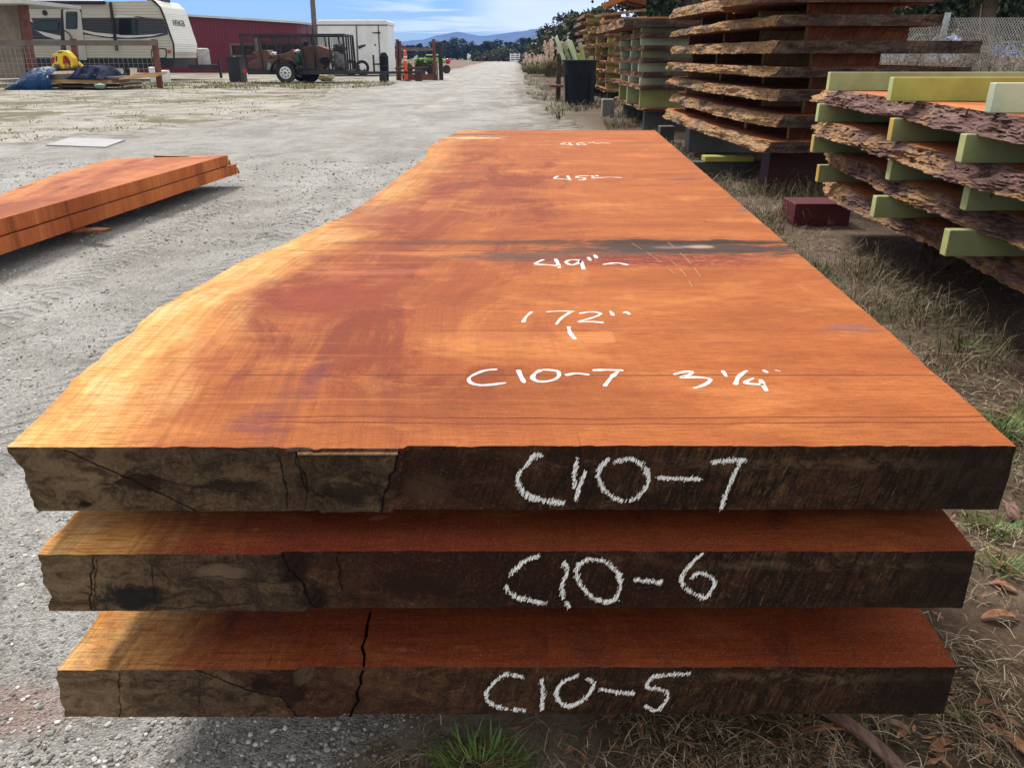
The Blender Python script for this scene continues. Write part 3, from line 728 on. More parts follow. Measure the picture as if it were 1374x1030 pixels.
for g,(a,b) in enumerate(gaps):
    for k,y in enumerate((5.86,6.75,7.75,8.8)):
        x0=(1.98,1.93,1.88,1.84)[k]+rnd.uniform(-.05,.10);
        if g==4 and k==0:x0=2.0
        x1=2.62+rnd.uniform(-.1,.1) if k==0 else 2.7
        bb=b-.001 if not(g==5 and k>1) else 1.289
        block('wood_spacer',x0,x1,y+rnd.uniform(-.03,.03),y+.045,a+.001,bb,[m_stick,m_stick,m_stickl][rnd.randrange(3)] if k else m_stick,f'{["nearest","second nearest","third","farthest"][k]} brown spacer plank {gapn[g]} of the tall dark stack','wood spacer','spacers in the tall dark stack',.002,m_stickl)
block('timber_bearer',1.88,2.9,5.95,6.15,0,.320,painted('oxblood_paint',(.045,.007,.011)),'dark red painted timber bearer under the near end of the tall dark stack','timber bearer',None,.004)
block('timber_bearer',1.85,2.9,8.6,8.8,0,.320,painted('grey_timber',(.14,.13,.12)),'grey timber bearer under the far end of the tall dark stack','timber bearer',None,.004)
m_grey=painted('grey_weathered_beam',(.072,.068,.062))
block('grey_beam',1.36,2.7,6.72,6.82,0,.135,m_grey,'long dark grey beam on the ground in front of the tall dark stack','beam',None,.004)
block('yellow_board',PD(945,206,6.75).x,PD(1010,206,6.75).x,6.70,6.84,.139,.180,m_yel,'short yellow board lying on the dark grey beam','board',None,.003)
block('grey_post_stub',PD(884,190,9.6).x,PD(903,190,9.6).x,9.55,9.72,0,.19,m_grey,'short grey timber block standing at the far left foot of the tall dark stack','timber block',None,.006)
# ---------------------------------------------------------------- stack with mint spacers behind it
GM='slabs in the mint-spacer stack'
zB=[(.297,.260),(.582,.528),(.745,.673),(.915,.852),(1.065,1.003),(1.221,1.152),(1.376,1.275)]
for i,(zt,zb) in enumerate(zB):
    rnd=random.Random(40+i);xo=rnd.uniform(-.05,.05)
    x0=1.70+xo+(.05 if i==0 else 0)
    if i==6:x0=1.42
    r=empty('wood_slab',(2.3,12.5,zb),f'reddish slab of the mint-spacer stack, {["thin board at the bottom","second from the bottom","third from the bottom","fourth from the bottom","fifth from the bottom","sixth from the bottom","long dark one on top"][i]}','wood slab',GM)
    slab_mesh('slab_body',r,(lambda x0,i:lambda y:x0+.04*fbm(y*1.2,i*2.2))(x0,i),lambda y:3.0,11.0,14.2,zt,zt-zb,20,90,5,[m_topl,m_endc,m_barkb,m_barkb,m_undr],lrough=.02,under=-.01,seed=60+i,rag=.003,fib=1,endr=.02)
gm=['bottom','second','third','fourth','fifth','top']
pm=[m_olive,m_mint,m_mint,m_green,m_mint,m_green]
for g in range(6):
    a=zB[g][0];b=zB[g+1][1];rnd=random.Random(g)
    for k,y in enumerate((11.25,12.2,13.3)):
        mt=pm[(g+ (k>0)*rnd.randrange(5))%6]
        if g==0 and k==2: mt=m_olive
        x0=1.70+(.0*k)+rnd.uniform(-.03,.03)
        block('spacer_block',x0,2.9,y,y+.09,a+.001,b-.001,mt,f'{"olive" if mt is m_olive else ("mint" if mt is m_mint else "pale green")} spacer block, {["nearest","middle","farthest"][k]} in the {gm[g]} gap of the mint-spacer stack','spacer block','spacer blocks in the mint-spacer stack',.004)
for k,y in enumerate((11.3,13.4)):
    block('timber_bearer',1.80,2.9,y,y+.15,0,.259,m_grey,f'grey bearer under the {["near","far"][k]} end of the mint-spacer stack','timber bearer',None,.004)
# ---------------------------------------------------------------- far stack with yellow spacers
GY='slabs in the yellow-spacer stack'
zA=[(.27,.193),(.469,.377),(.65,.575),(.831,.756),(.995,.92),(1.187,1.098),(1.377,1.30),(1.56,1.49)]
oA=['bottom','second','third','fourth','fifth','sixth','seventh','eighth']
for i,(zt,zb) in enumerate(zA):
    rnd=random.Random(80+i);x0=2.06+rnd.uniform(-.1,.08)
    r=empty('wood_slab',(2.6,21,zb),f'rough brown slab of the yellow-spacer stack beyond the bin, {oA[i]} from the ground','wood slab',GY)
    slab_mesh('slab_body',r,(lambda x0,i:lambda y:x0-.03*(y-18.5)*(i/7)+.06*fbm(y*1.1,i*2.7))(x0,i),lambda y:3.4,18.5,23.8,zt,zt-zb,14,70,4,[m_topl,m_barkb,m_barkb,m_barkb,m_undr],lrough=.05,under=.03,seed=90+i,rag=.02,endr=.03)
    if i<7:
        b=zA[i+1][1]
        for k,y in enumerate((18.75,20.6,22.6)):
            block('spacer_block',2.08+rnd.uniform(-.04,.04)-.03*k,3.3,y,y+.12,zt+.001,b-.001,[m_yel,m_olive,m_yel][(i+k)%3],f'{["mustard yellow","olive","mustard yellow"][(i+k)%3]} spacer block, {["nearest","middle","farthest"][k]} on {oA[i]} slab of the yellow-spacer stack','spacer block','spacer blocks in the yellow-spacer stack',.004)
for k,y in enumerate((18.9,22.8)):
    block('timber_bearer',2.15,3.3,y,y+.16,0,.192,m_grey,f'grey bearer under the {["near","far"][k]} end of the yellow-spacer stack','timber bearer',None,.004)
def tiltboard(a,b,w_,t,mt,label,rotz=0):
    a=PD(*a);b=PD(*b);mb=MB();mb.bar(a,b,w_,t,0)
    tag(mb.build('loose_board',mt,None,loc=(a+b)/2,bevel=.01),label,'board','loose boards heaped on the yellow-spacer stack')
block('loose_board',1.98,3.5,18.6,19.3,1.563,1.70,m_topl,'bright orange board lying level on top of the yellow-spacer stack','board','loose boards heaped on the yellow-spacer stack',.01)
tiltboard((802,22,18.5),(862,14,18.7),.5,.05,m_endd,'thin pale grey-tan board on the heap above the orange board')
tiltboard((806,30,18.3),(866,24,18.3),.45,.05,m_barkc,'grey weathered board sticking out under the orange board')
tiltboard((811,8,18.6),(838,-2,18.6),.7,.10,m_topl,'orange board tilting up to the left on the heap top')
tiltboard((836,-1,18.7),(864,6,18.7),.7,.09,m_stick,'brown board tilting down to the right on the heap top')
tiltboard((790,44,18.0),(850,38,18.),.4,.05,m_barkc,'warped grey board poking out toward the bin from the yellow-spacer stack')
# second thinner stack peeping out left of it
GZ='slabs in the farthest stack'
for i in range(9):
    rnd=random.Random(120+i);z=.25+i*.215
    r=block('wood_slab',2.08+rnd.uniform(-.06,.05),3.2,25.5,28.5,z,z+.09,m_barkb,f'brown slab of the farthest stack, {["lowest","second","third","fourth","fifth","sixth","seventh","eighth","topmost"][i]} from the ground','wood slab',GZ,.01)
    if i<8: block('spacer_block',2.15+rnd.uniform(-.05,.1),3.1,25.6,25.75,z+.092,z+.213,m_yel if i%2 else m_olive,f'{"mustard yellow" if i%2 else "olive"} spacer block resting on the {["lowest","second","third","fourth","fifth","sixth","seventh","eighth"][i]} slab of the farthest stack','spacer block','spacer blocks in the farthest stack',.005)
# ---------------------------------------------------------------- big bin with offcut sticks
m_bin=mat('black_bin_plastic',lambda T:dict(c=T.mix(T.noise(T.coord(),5.,5.,.6).st(.4,.75)*.5,(.007,.010,.014),(.016,.019,.022)),r=.7,spec=.2))
bc=P(778,141);bc.x=(778-CX)/F*17.4
bn=empty('rubbish_bin',bc,'large black plastic bin holding pale offcut sticks beside the road','bin')
mb=MB();mb.lathe(bc,[(.30,0),(.31,.02),(.335,.55),(.352,.72),(.356,.735),(.362,.98),(.372,.985),(.374,1.02),(.362,1.025),(.352,1.02),(.345,.80),(.30,.1)],36)
mb.build('bin_body',m_bin,bn,smooth=False)
mb=MB();mb.lathe(bc+Vector((0,0,0)),[(.366,.975),(.386,.978),(.386,1.012),(.366,1.016)],36);mb.build('rim',m_bin,bn)
for s in (-1,1):
    mb=MB();c=bc+Vector((s*.25 if s<0 else .3,-.30 if s<0 else .22,.86))
    mb.tube([c+Vector((-.07,0,.06)),c+Vector((-.07,-.05,-.02)),c+Vector((.07,-.06,-.02)),c+Vector((.07,-.01,.06))],.016,6);mb.build('handle',m_bin,bn)
for i in range(14):
    a=i/14*2*math.pi
    if i%2: continue
    mb=MB();mb.bar(bc+Vector((.320*math.cos(a),.320*math.sin(a),.06)),bc+Vector((.349*math.cos(a),.349*math.sin(a),.68)),.03,.02);mb.build('rib',m_bin,bn)
for i,(a,b,mt,lb) in enumerate((((757,85),(746,50),m_mint,'mint green stick leaning far left in the bin'),((766,85),(755,57),m_green,'pale green stick second from the left in the bin'),((773,85),(765,55),m_bend,'wide pale yellow-green stick in the middle of the bin'),((776,85),(762,54),m_mint,'thin grey-mint stick behind the wide one in the bin'),((783,85),(776,72),m_yel,'short mustard yellow stick in the bin'),((786,85),(778,58),m_green,'pale green stick leaning on the right of the bin'),((796,84),(794,76),m_yel,'very short yellow stick at the right edge of the bin'))):
    q=PD(*b,17.35+.06*(i%3));p=PD(min(b[0]+19,789),104,17.30+.07*(i%3));
    mb=MB();mb.bar(q,p,.15 if i in(2,3,5) else .10,.07)
    tag(mb.build('offcut_stick',mt,None,loc=p,bevel=.012),lb,'stick','offcut sticks in the black bin')
block('dark_post',PD(747,90,19).x,PD(753,90,19).x,19,19.1,0,.98,m_endc,'dark thin wooden post standing just left of the bin','post',None,.004)
block('red_board',PD(738,99,18.6).x,PD(756,99,18.6).x,18.4,19.2,.30,.34,m_stick,'small dark red board raised on the ground left of the bin','board',None,.004)
block('concrete_block',PD(808,135,13.8).x,PD(824,135,13.8).x,13.7,13.95,0,.28,painted('concrete_grey',(.24,.23,.21)),'grey concrete block on the grass right of the bin','block',None,.01)
bn.scale=(.93,.93,.84);bn.location.x-=.12
# ---------------------------------------------------------------- ground, road
def hg(x,y):
    r=math.hypot(x,y)
    h=.010*fbm(x*1.5,y*1.5,0.,4)*min(1,6/r)+.0035*fbm(x*9,y*9,3.,3)*max(0,1-r/8)
    h+=.02*fbm(x*.2,y*.2,5.,2)*min(1,max(0,(r-3)/8))
    if x<-.55 and r<9: h+=.006*math.sin(y*26+x*6+2*fbm(x*2,y*2,1.))*max(0,fbm(x*.9,y*.5,9.,2))*2
    return h
def coords(a,b,s0,growth,mid0,mid1):
    out=[];v=mid0
    while v<mid1: out.append(v);v+=s0
    v=mid1;s=s0
    while v<b: out.append(v);s*=growth;v+=s
    out.append(b);v=mid0;s=s0
    lo=[]
    while True:
        s*=growth;v-=s
        if v<a:break
        lo.append(v)
    lo.append(a);return lo[::-1]+out
redge=plin([(-1,-.35),(.80,-.22),(.95,-.12),(1.5,.35),(4,.75),(8,.95),(13,.95),(17.5,.75),(24,.6),(40,.85),(60,1.),(112,1.15),(150,1.4)])
ledge=plin([(-2,-60),(6,-30),(9,-6.2),(14,-4.3),(22,-4.6),(30,-6.5),(40,-6.2),(50,-4.9),(60,-4.2),(112,-3.9),(150,-4.2)])
xs=coords(-6000,6000,.035,1.07,-2.6,2.2);ys=coords(-300,12000,.035,1.06,.55,4.5)
def ground_mat(T):
    o=T.coord();x,y,z=T.sep(o)
    n=T.noise(o,.35,6.,.6);n2=T.noise(o,1.6,8.,.72,.4);f=T.noise(o,45.,6.,.75)
    sand=T.ramp(n2,[(.40,(.20,.18,.145)),(.5,(.33,.31,.265)),(.60,(.44,.42,.38))])
    brown=T.ramp(n2,[(.3,(.07,.047,.033)),(.52,(.14,.10,.072)),(.75,(.25,.19,.14))])
    gr=T.ramp(n2,[(.3,(.33,.31,.275)),(.7,(.48,.465,.43))])
    # grey gravel in broad patches left of the road
    g=T.noise(T.scale(o,(.12,.4,1)),1.,4.,.5,.5).st(.5,.62)
    left=T.mix(g*.8,sand,gr)
    grass=T.noise(T.scale(o,(.65,.75,1),loc=(2,9,0)),1.,7.,.76,.4).st(.50,.55)*y.st(5.,7.)*y.st(70.,40.)
    gb=T.noise(T.scale(o,(.10,.22,1),loc=(2,4,0)),1.,2.,.5).st(.33,.45)
    olive=T.mix(f.st(.3,.7),(.055,.062,.022),(.17,.145,.07))
    left=T.mix(grass*gb*.85,left,olive)
    right=(x+(n2-.5)*2.2+(n-.5)*1.5).st(.1,1.5)*y.st(4.,7.)+x.st(-.4,.3)*y.st(7.,4.)
    rb=T.mix(T.noise(o,1.1,6.,.6).st(.55,.72)*.5,brown,(.075,.072,.035))
    col=T.mix(right,left,rb)
    far=y.st(38.,60.)
    field=T.ramp(T.noise(T.scale(o,(.03,.12,1)),1.,5.,.6),[(.3,(.15,.11,.075)),(.6,(.23,.165,.12)),(.8,(.27,.225,.13))])
    col=T.mix(far,col,field)
    col=T.mix(f.st(.55,.40)*.5,col,T.mix(right,(.16,.14,.11),(.05,.035,.025)))
    col=T.mix(f.st(.60,.72)*.35,col,(.52,.48,.41))
    return dict(c=col,r=.95,h=f+n2*1.5,bd=.008,bs=.8,spec=.1)
m_ground=mat('yard_ground',ground_mat)
def road_mat(T):
    o=T.coord();x,y,z=T.sep(o)
    n=T.noise(T.scale(o,(1.1,.5,1)),1.,9.,.72,.4);n2=T.noise(o,3.,9.,.78,.4)
    col=T.ramp(n,[(.38,(.30,.288,.262)),(.5,(.435,.425,.40)),(.62,(.54,.535,.51))])
    col=T.mix(n2.st(.52,.38)*.6,col,(.23,.22,.20));col=T.mix(n2.st(.54,.66)*.4,col,(.56,.55,.53))
    v=T.n('ShaderNodeTexVoronoi',{'Vector':o,'Scale':85.});vd=X(T,v.outputs['Distance']);vc=T.sep(X(T,v.outputs['Color']))[0]
    v2=T.n('ShaderNodeTexVoronoi',{'Vector':o,'Scale':260.});vd2=X(T,v2.outputs['Distance']);vc2=T.sep(X(T,v2.outputs['Color']))[0]
    col=T.mix(vc2.st(.5,.9)*.55,col,(.16,.155,.145));col=T.mix(vc2.st(.22,.0)*.45,col,(.66,.65,.62))
    peb=vd.st(.40,.28)*vc.st(.70,.72)
    pcol=T.mix(vc.st(.62,1.),(.62,.61,.58),(.17,.165,.155))
    col=T.mix(peb*.8,col,pcol)
    f=T.noise(o,60.,8.,.82)
    col=T.mix(f.st(.49,.38)*.6,col,(.13,.125,.115));col=T.mix(f.st(.53,.62)*.35,col,(.62,.61,.58))
    edge_=((x-T.noise(T.scale(o,(0,.5,0)),1.,4.,.6)*3.)+6.2).st(.6,-1.2)*y.st(9.,11.)
    col=T.mix(edge_*.8,col,T.mix(n2.st(.4,.6),(.27,.245,.205),(.45,.43,.385)))
    # reddish sawdust near the slab corner
    dx=(x+.78)/.12;dy=(y-.95)/.06
    col=T.mix((dx*dx+dy*dy+(n2-.5)*4).st(1.2,.2)*.4,col,(.30,.12,.07))
    # tyre tread prints: herringbone bars in two curved lanes left of the slab
    lane=(x+1.15+y*.05+(y*.8).sin()*.08)
    TK=None
    for off_ in (0.,.62):
        lm=((lane+off_)/.11).abs().st(1.,.7)
        bars=((y+(lane+off_).abs()*.7+(n2-.5)*.05)*88.).sin().st(.1,.6)
        tk=lm*bars*T.noise(o,1.3,4.,.6).st(.36,.50)*y.st(8.,5.)
        col=T.mix(tk*.5,col,(.20,.195,.18));TK=tk if TK is None else TK.max(tk)
    ed=T.sep(T.uv('border'));nb=(n2-.5)*2.6+(n-.5)*1.8
    brd=(ed[1]+nb).st(1.1,-.1)*y.st(3.,8.)
    dirt=T.mix(n2.st(.42,.58),(.11,.085,.058),(.28,.235,.175))
    col=T.mix(brd*.9,col,dirt)
    brl=(ed[0]+nb*1.2).st(1.6,.0)*y.st(6.,10.)
    col=T.mix(brl*.85,col,T.mix(n2.st(.42,.58),(.21,.19,.155),(.43,.41,.37)))
    # worn wheel lines farther off
    wl=T.noise(T.scale(o,(1.6,.03,1)),1.,3.,.6)
    col=T.mix(wl.st(.47,.36)*.45*y.st(4.,12.),col,(.33,.30,.25))
    return dict(c=col,r=.93,h=peb*1.1+f*.8+vd2*-.6+n2*2.2-TK*1.6,bd=.009,bs=.9,spec=.12)
m_road=mat('gravel_road',road_mat)
mb=MB();nx=len(xs);ny=len(ys)
for yv in ys:
    for xv in xs: mb.v.append((xv,yv,hg(xv,yv)))
for j in range(ny-1):
    for i in range(nx-1): mb.f.append((j*nx+i,j*nx+i+1,(j+1)*nx+i+1,(j+1)*nx+i));mb.mi.append(0)
tag(mb.build('ground',m_ground,recalc=False,smooth=True),kind='structure')
mb=MB();ys2=[v for v in ys if -1.2<v<150]
N=150
BD=[]
for yv in ys2:
    a=ledge(yv)+ .6*fbm(yv*.4,1.)*min(1,abs(yv)/8);b=redge(yv)+.16*fbm(yv*2.,7.,2.)+.05*fbm(yv*11,3.)
    for k in range(N+1):
        t=k/N;t=1-(1-t)**2.2 if a<-10 else t
        xv=lerp(a,b,t);e=.004+ (.000 if 0<k<N else -.010)
        mb.v.append((xv,yv,hg(xv,yv)+e+ (.006 if yv>8 else 0)));BD.append((xv-a,b-xv))
for j in range(len(ys2)-1):
    for i in range(N): mb.f.append((j*(N+1)+i,j*(N+1)+i+1,(j+1)*(N+1)+i+1,(j+1)*(N+1)+i));mb.mi.append(0)
tag(mb.build('gravel_road',m_road,recalc=False,smooth=True,uvs={'border':BD}),kind='structure')
# pale concrete plate in the yard
a,b,c_,d_=P(62,198),P(142,201),P(168,191),P(95,188)
mb=MB();mb.hexa([(*a.xy,0),(*b.xy,0),(*c_.xy,0),(*d_.xy,0),(*a.xy,.03),(*b.xy,.03),(*c_.xy,.03),(*d_.xy,.03)])
tag(mb.build('concrete_plate',simple('pale_concrete',(.34,.35,.355),.8,0,.12,4.,.002),loc=((a+c_)/2)),'pale grey flat concrete plate lying in the yard beyond the left slabs','concrete plate')
# pebbles
m_peb=mat('pebbles',lambda T:dict(c=T.ramp(X(T,T.n('ShaderNodeNewGeometry').outputs['Random Per Island']),[(0.,(.15,.145,.135)),(.4,(.30,.29,.27)),(.75,(.46,.45,.42)),(1.,(.75,.74,.71))]),r=.85,spec=.2))
rnd=random.Random(3);mb=MB()
ICO=[(0,0,1),(.89,0,.45),(.28,.85,.45),(-.72,.53,.45),(-.72,-.53,.45),(.28,-.85,.45),(.72,.53,-.45),(-.28,.85,-.45),(-.89,0,-.45),(-.28,-.85,-.45),(.72,-.53,-.45),(0,0,-1)]
ICF=[(0,1,2),(0,2,3),(0,3,4),(0,4,5),(0,5,1),(1,6,2),(2,7,3),(3,8,4),(4,9,5),(5,10,1),(2,6,7),(3,7,8),(4,8,9),(5,9,10),(1,10,6),(6,11,7),(7,11,8),(8,11,9),(9,11,10),(10,11,6)]
def peb(x,y,r):
    s=(r*rnd.uniform(.8,1.3),r*rnd.uniform(.7,1.1),r*rnd.uniform(.4,.75));a=rnd.random()*6.28;ca,sa=math.cos(a),math.sin(a);z=hg(x,y)+.004+s[2]*.25
    vs=[]
    for v in ICO:
        k=rnd.uniform(.8,1.15);vx,vy,vz=v[0]*s[0]*k,v[1]*s[1]*k,v[2]*s[2]*k
        vs.append((x+vx*ca-vy*sa,y+vx*sa+vy*ca,z+vz))
    mb.mesh(vs,ICF)
for _ in range(15000):
    y=.8+(rnd.random()**1.9)*7.5;x=rnd.uniform(-.75*y-.3,redge(y))
    if fbm(x*2.2,y*2.2,8.)<-.15 and rnd.random()<.7: continue
    peb(x,y,abs(rnd.gauss(.0,.0016))+.0008+(.0035*rnd.random() if rnd.random()<.05 else 0)+.0010*y)
tag(mb.build('gravel_pebbles',m_peb,recalc=False),'loose grey pebbles scattered over the gravel road','gravel',kind='stuff')
# ---------------------------------------------------------------- grass and litter
def rpi(T): return X(T,T.n('ShaderNodeNewGeometry').outputs['Random Per Island'])
m_dry=mat('dry_grass',lambda T:dict(c=T.ramp(rpi(T),[(0.,(.06,.042,.026)),(.4,(.18,.13,.08)),(.75,(.36,.29,.19)),(1.,(.55,.48,.35))]),r=.8,spec=.15))
m_grs=mat('green_grass',lambda T:dict(c=T.ramp(rpi(T),[(0.,(.035,.075,.018)),(.5,(.075,.15,.030)),(.85,(.14,.22,.055)),(1.,(.32,.28,.12))]),r=.6,spec=.3))
m_grb=mat('bright_grass',lambda T:dict(c=T.ramp(rpi(T),[(0.,(.045,.10,.018)),(.5,(.12,.23,.045)),(1.,(.26,.33,.10))]),r=.5,spec=.3))
m_olv=mat('olive_grass',lambda T:dict(c=T.ramp(rpi(T),[(0.,(.045,.055,.025)),(.5,(.10,.105,.045)),(.85,(.20,.17,.09)),(1.,(.36,.30,.18))]),r=.7,spec=.2))
m_leaf=mat('dead_leaf',lambda T:dict(c=T.mix(T.noise(T.coord(),40.,4.,.6).st(.35,.7),(.20,.085,.045),(.42,.22,.12)),r=.7,spec=.3))
m_leafg=mat('grey_bark_strip',lambda T:dict(c=T.mix(T.noise(T.scale(T.coord(),(60,8,60)),1.,4.,.6).st(.35,.7),(.13,.075,.06),(.30,.20,.165)),r=.85,spec=.2))
def blade(mb,x,y,z,h,az,lean,w_,droop=.6):
    dx,dy=math.cos(az),math.sin(az);sx,sy=-dy*w_/2,dx*w_/2
    p=Vector((x,y,z));pts=[p];a=lean
    for k in range(3):
        st=h/3;p=p+Vector((dx*math.sin(a)*st,dy*math.sin(a)*st,max(math.cos(a)*st,-(p.z-z-.003))));a+=droop/2;pts.append(p)
    ws=[1,.85,.55];vs=[]
    for q,k in zip(pts,ws): vs+=[(q.x-sx*k,q.y-sy*k,q.z),(q.x+sx*k,q.y+sy*k,q.z)]
    vs.append(tuple(pts[3]))
    mb.mesh(vs,[(0,1,3,2),(2,3,5,4),(4,5,6)])
def straw(mb,x,y,z,L,az,w_,lift=.01):
    dx,dy=math.cos(az),math.sin(az);b=rnd.uniform(-.12,.12)
    pts=[]
    for k in range(4):
        t=k/3-.5;pts.append((x+dx*L*t-dy*b*L*(t*t*2),y+dy*L*t+dx*b*L*(t*t*2),z+lift*(1-abs(t)*1.6)))
    vs=[]
    for (a,b_,c) in pts: vs+=[(a+dy*w_/2,b_-dx*w_/2,c),(a-dy*w_/2,b_+dx*w_/2,c)]
    mb.mesh(vs,[(0,1,3,2),(2,3,5,4),(4,5,7,6)])
rnd=random.Random(11);mb=MB();n=0
while n<19000:
    y=.78+(rnd.random()**1.7)*8;x=rnd.uniform(-.25,.15+.68*y)
    if x>2.6 or x<redge(y)-.03-rnd.random()**3*.25: continue
    if y>1.4 and x<.45+.065*y: continue
    if fbm(x*3,y*3,4.)<.02 and rnd.random()<.8: continue
    straw(mb,x,y,hg(x,y)+.003+rnd.random()*.012,rnd.uniform(.010,.05)*(1+.1*y),rnd.random()*6.28,rnd.uniform(.0005,.0013)*(1+.22*y),rnd.uniform(0,.012));n+=1
tag(mb.build('straw_litter',m_dry,recalc=False),'dry straw and stalks matted on the brown soil right of the front stack','straw',kind='stuff')
# standing dry and olive grass along the stacks
def field(name,mt,n,fn,label,seed,hr,wd,droop):
    global rnd
    rnd=random.Random(seed);mb=MB();k=0;tries=0
    while k<n and tries<n*60:
        tries+=1
        y=.85+(rnd.random()**1.3)*fn[1];x=rnd.uniform(fn[2],fn[3])
        d_=fn[0](x,y)
        if rnd.random()>d_: continue
        h=rnd.uniform(*hr)*(.6+.6*d_)
        blade(mb,x,y,hg(x,y),h,rnd.random()*6.28,rnd.uniform(.05,.9),wd*(1+.16*y),droop);k+=1
    tag(mb.build(name,mt,recalc=False),label,'grass',kind='stuff')
def dens1(x,y):
    if y>1.4 and x<.50+.068*y+.02: return 0
    g=max(0,fbm(x*1.6,y*1.6,12.)+.25)
    d_=0
    if 1.15<x<1.75 and 1.2<y<5.2: d_=.35+.65*min(1,max(0,(x-1.15)/.3))
    if 1.2<x<2.6 and 5<y<6.6: d_=max(d_,.8)
    if 1.0<x<1.9 and 6.8<y<14: d_=max(d_,.45)
    return min(1,d_*g*1.6)
field('dry_grass',m_dry,4600,(dens1,12,.8,2.7),'tall dry tan grass drooping along the foot of the right stacks',21,(.08,.32),.0013,1.6)
field('olive_grass',m_olv,5200,(dens1,12,.8,2.7),'dull olive grass growing under and beside the right stacks',22,(.04,.17),.0022,.9)
def dens2(x,y):
    if y>1.4 and x<.50+.066*y+.02: return 0
    g=max(0,fbm(x*2.6,y*2.3,31.)-.08)*3
    return min(1,g)*(1 if .55<x<1.5 else .15)
field('green_grass',m_grs,3800,(dens2,5,.5,1.9),'patches of short green grass on the brown soil right of the front stack',23,(.02,.075),.0022,.9)
# green tufts one can point at
def tuft(px,py,n,h,r,label,mt=None,wd=.0028):
    global rnd
    c=P(px,py);rnd=random.Random(int(px));mb=MB();c.z=hg(c.x,c.y)
    for _ in range(n):
        a=rnd.random()*6.28;q=rnd.random()**.7*r
        blade(mb,c.x+q*math.cos(a),c.y+q*math.sin(a)*.7,c.z,h*rnd.uniform(.45,1),a+rnd.uniform(-.6,.6),rnd.uniform(.1,1.0),wd*rnd.uniform(.6,1.2),rnd.uniform(.2,.9))
    tag(mb.build('grass_tuft',mt or m_grs,loc=c,recalc=False),label,'grass tuft','grass tufts round the front stack')
tuft(643,1040,300,.060,.062,'bright green grass tuft in front of slab C10-5, below the chalk letters',m_grb,.0034)
tuft(960,985,90,.05,.04,'green tuft in the shade under the right half of slab C10-5',m_olv)
tuft(1062,978,80,.05,.04,'dark green tuft in the shade under the right end of slab C10-5',m_olv)
tuft(1190,1000,60,.045,.04,'olive tuft beside the purple bark strip at the lower right',m_olv)
tuft(1330,715,150,.05,.05,'grey-green tuft right of the end of slab C10-7',m_grb)
tuft(1340,765,70,.05,.05,'green tuft right of the end of slab C10-6',m_grb)
tuft(1290,965,50,.03,.025,'small rosette of grass right of the end of slab C10-5')
tuft(1335,580,300,.08,.11,'lush green grass tuft at the right edge beside the top slab',m_grb)
tuft(1180,452,70,.06,.06,'small green tuft by the right edge of the top slab')
tuft(1290,470,110,.09,.10,'green tuft in front of the near right stack',m_grs)
tuft(500,1010,10,.05,.015,'three dry seed stalks at the front left of the grass tuft',m_dry,.0012)
# bark strips and dead leaves
def leaf(px,py,L,w_,az,mt,label,name='dead_leaf',curl=.3,z=.004,cat='leaf',group='dead leaves on the ground at the lower right'):
    c=P(px,py);c.z=hg(c.x,c.y)+z;mb=MB();n=9;m=4;vs=[];fs=[]
    for i in range(n+1):
        t=i/n;ww=w_*math.sin(math.pi*min(1,max(.02,t*.96+.02)))**.6 if name=='dead_leaf' else w_*(.8+.3*fbm(t*4,px))
        for j in range(m+1):
            s=j/m-.5;lx=(t-.5)*L;ly=s*ww+.10*L*math.sin(t*3)*curl
            zz_=abs(s)*abs(s)*ww*2.2*curl+.012*math.sin(t*math.pi)*curl*3*L/.1+.002*fbm(t*5,s*4,px)
            vs.append((c.x+lx*math.cos(az)-ly*math.sin(az),c.y+lx*math.sin(az)+ly*math.cos(az),c.z+zz_))
    for i in range(n):
        for j in range(m): k=i*(m+1)+j;fs.append((k,k+1,k+m+2,k+m+1))
    mb.mesh(vs,fs);o=mb.build(name,mt,loc=c,recalc=False,smooth=True)
    so=o.modifiers.new('thickness','SOLIDIFY');so.thickness=.0012 if name=='dead_leaf' else .004
    tag(o,label,cat,group)
leaf(1150,1000,.20,.030,-1.0,m_leafg,'long purple-brown bark strip curling out under slab C10-5 at the lower right','bark_strip',.2,.004,'bark strip',None)
leaf(1105,985,.09,.016,.1,m_leaf,'orange-brown bark sliver lying in front of slab C10-5','bark_strip',.2,.004,'bark strip',None)
leaf(1193,978,.05,.016,-.3,m_leafg,'pale curled bark flake beside the long purple bark strip','bark_strip',.4,.004,'bark strip',None)
leaf(1356,690,.08,.035,1.2,m_leafg,'grey-purple bark piece at the right edge beside slab C10-7','bark_strip',.3,.004,'bark strip',None)
leaf(1340,560,.14,.012,2.2,m_leaf,'thin bark strip in the grass at the right edge','bark_strip',.3,.004,'bark strip',None)
LV=[(1262,1003,.05,.4,'orange dead leaf just right of the end of slab C10-5, at the bottom'),(1330,985,.06,-.6,'long brown dead leaf at the lower right edge'),(1322,1010,.045,1.3,'tan dead leaf near the bottom right corner'),(1345,965,.05,2.4,'reddish dead leaf right of the small grass rosette'),(1318,945,.04,.2,'small pale dead leaf beside the end of slab C10-5'),(1340,830,.07,.05,'slim tan dead leaf right of slab C10-6'),(1345,790,.05,-.7,'grey-brown dead leaf below the tuft right of slab C10-6'),(1338,783,.03,.8,'small rust coloured dead leaf below the tuft right of slab C10-6'),(1370,700,.04,.3,'rust dead leaf at the right edge beside the grey bark piece'),(1310,910,.035,1.1,'pink-tan dead leaf right of the corner of slab C10-5'),(1360,1000,.07,2.0,'curled brown dead leaf in the bottom right corner'),(1290,640,.0,0,'')]
for px,py,L,az,lb in LV:
    if L: leaf(px,py,L,L*.3,az,m_leaf,lb)
rnd=random.Random(9);mb=MB()
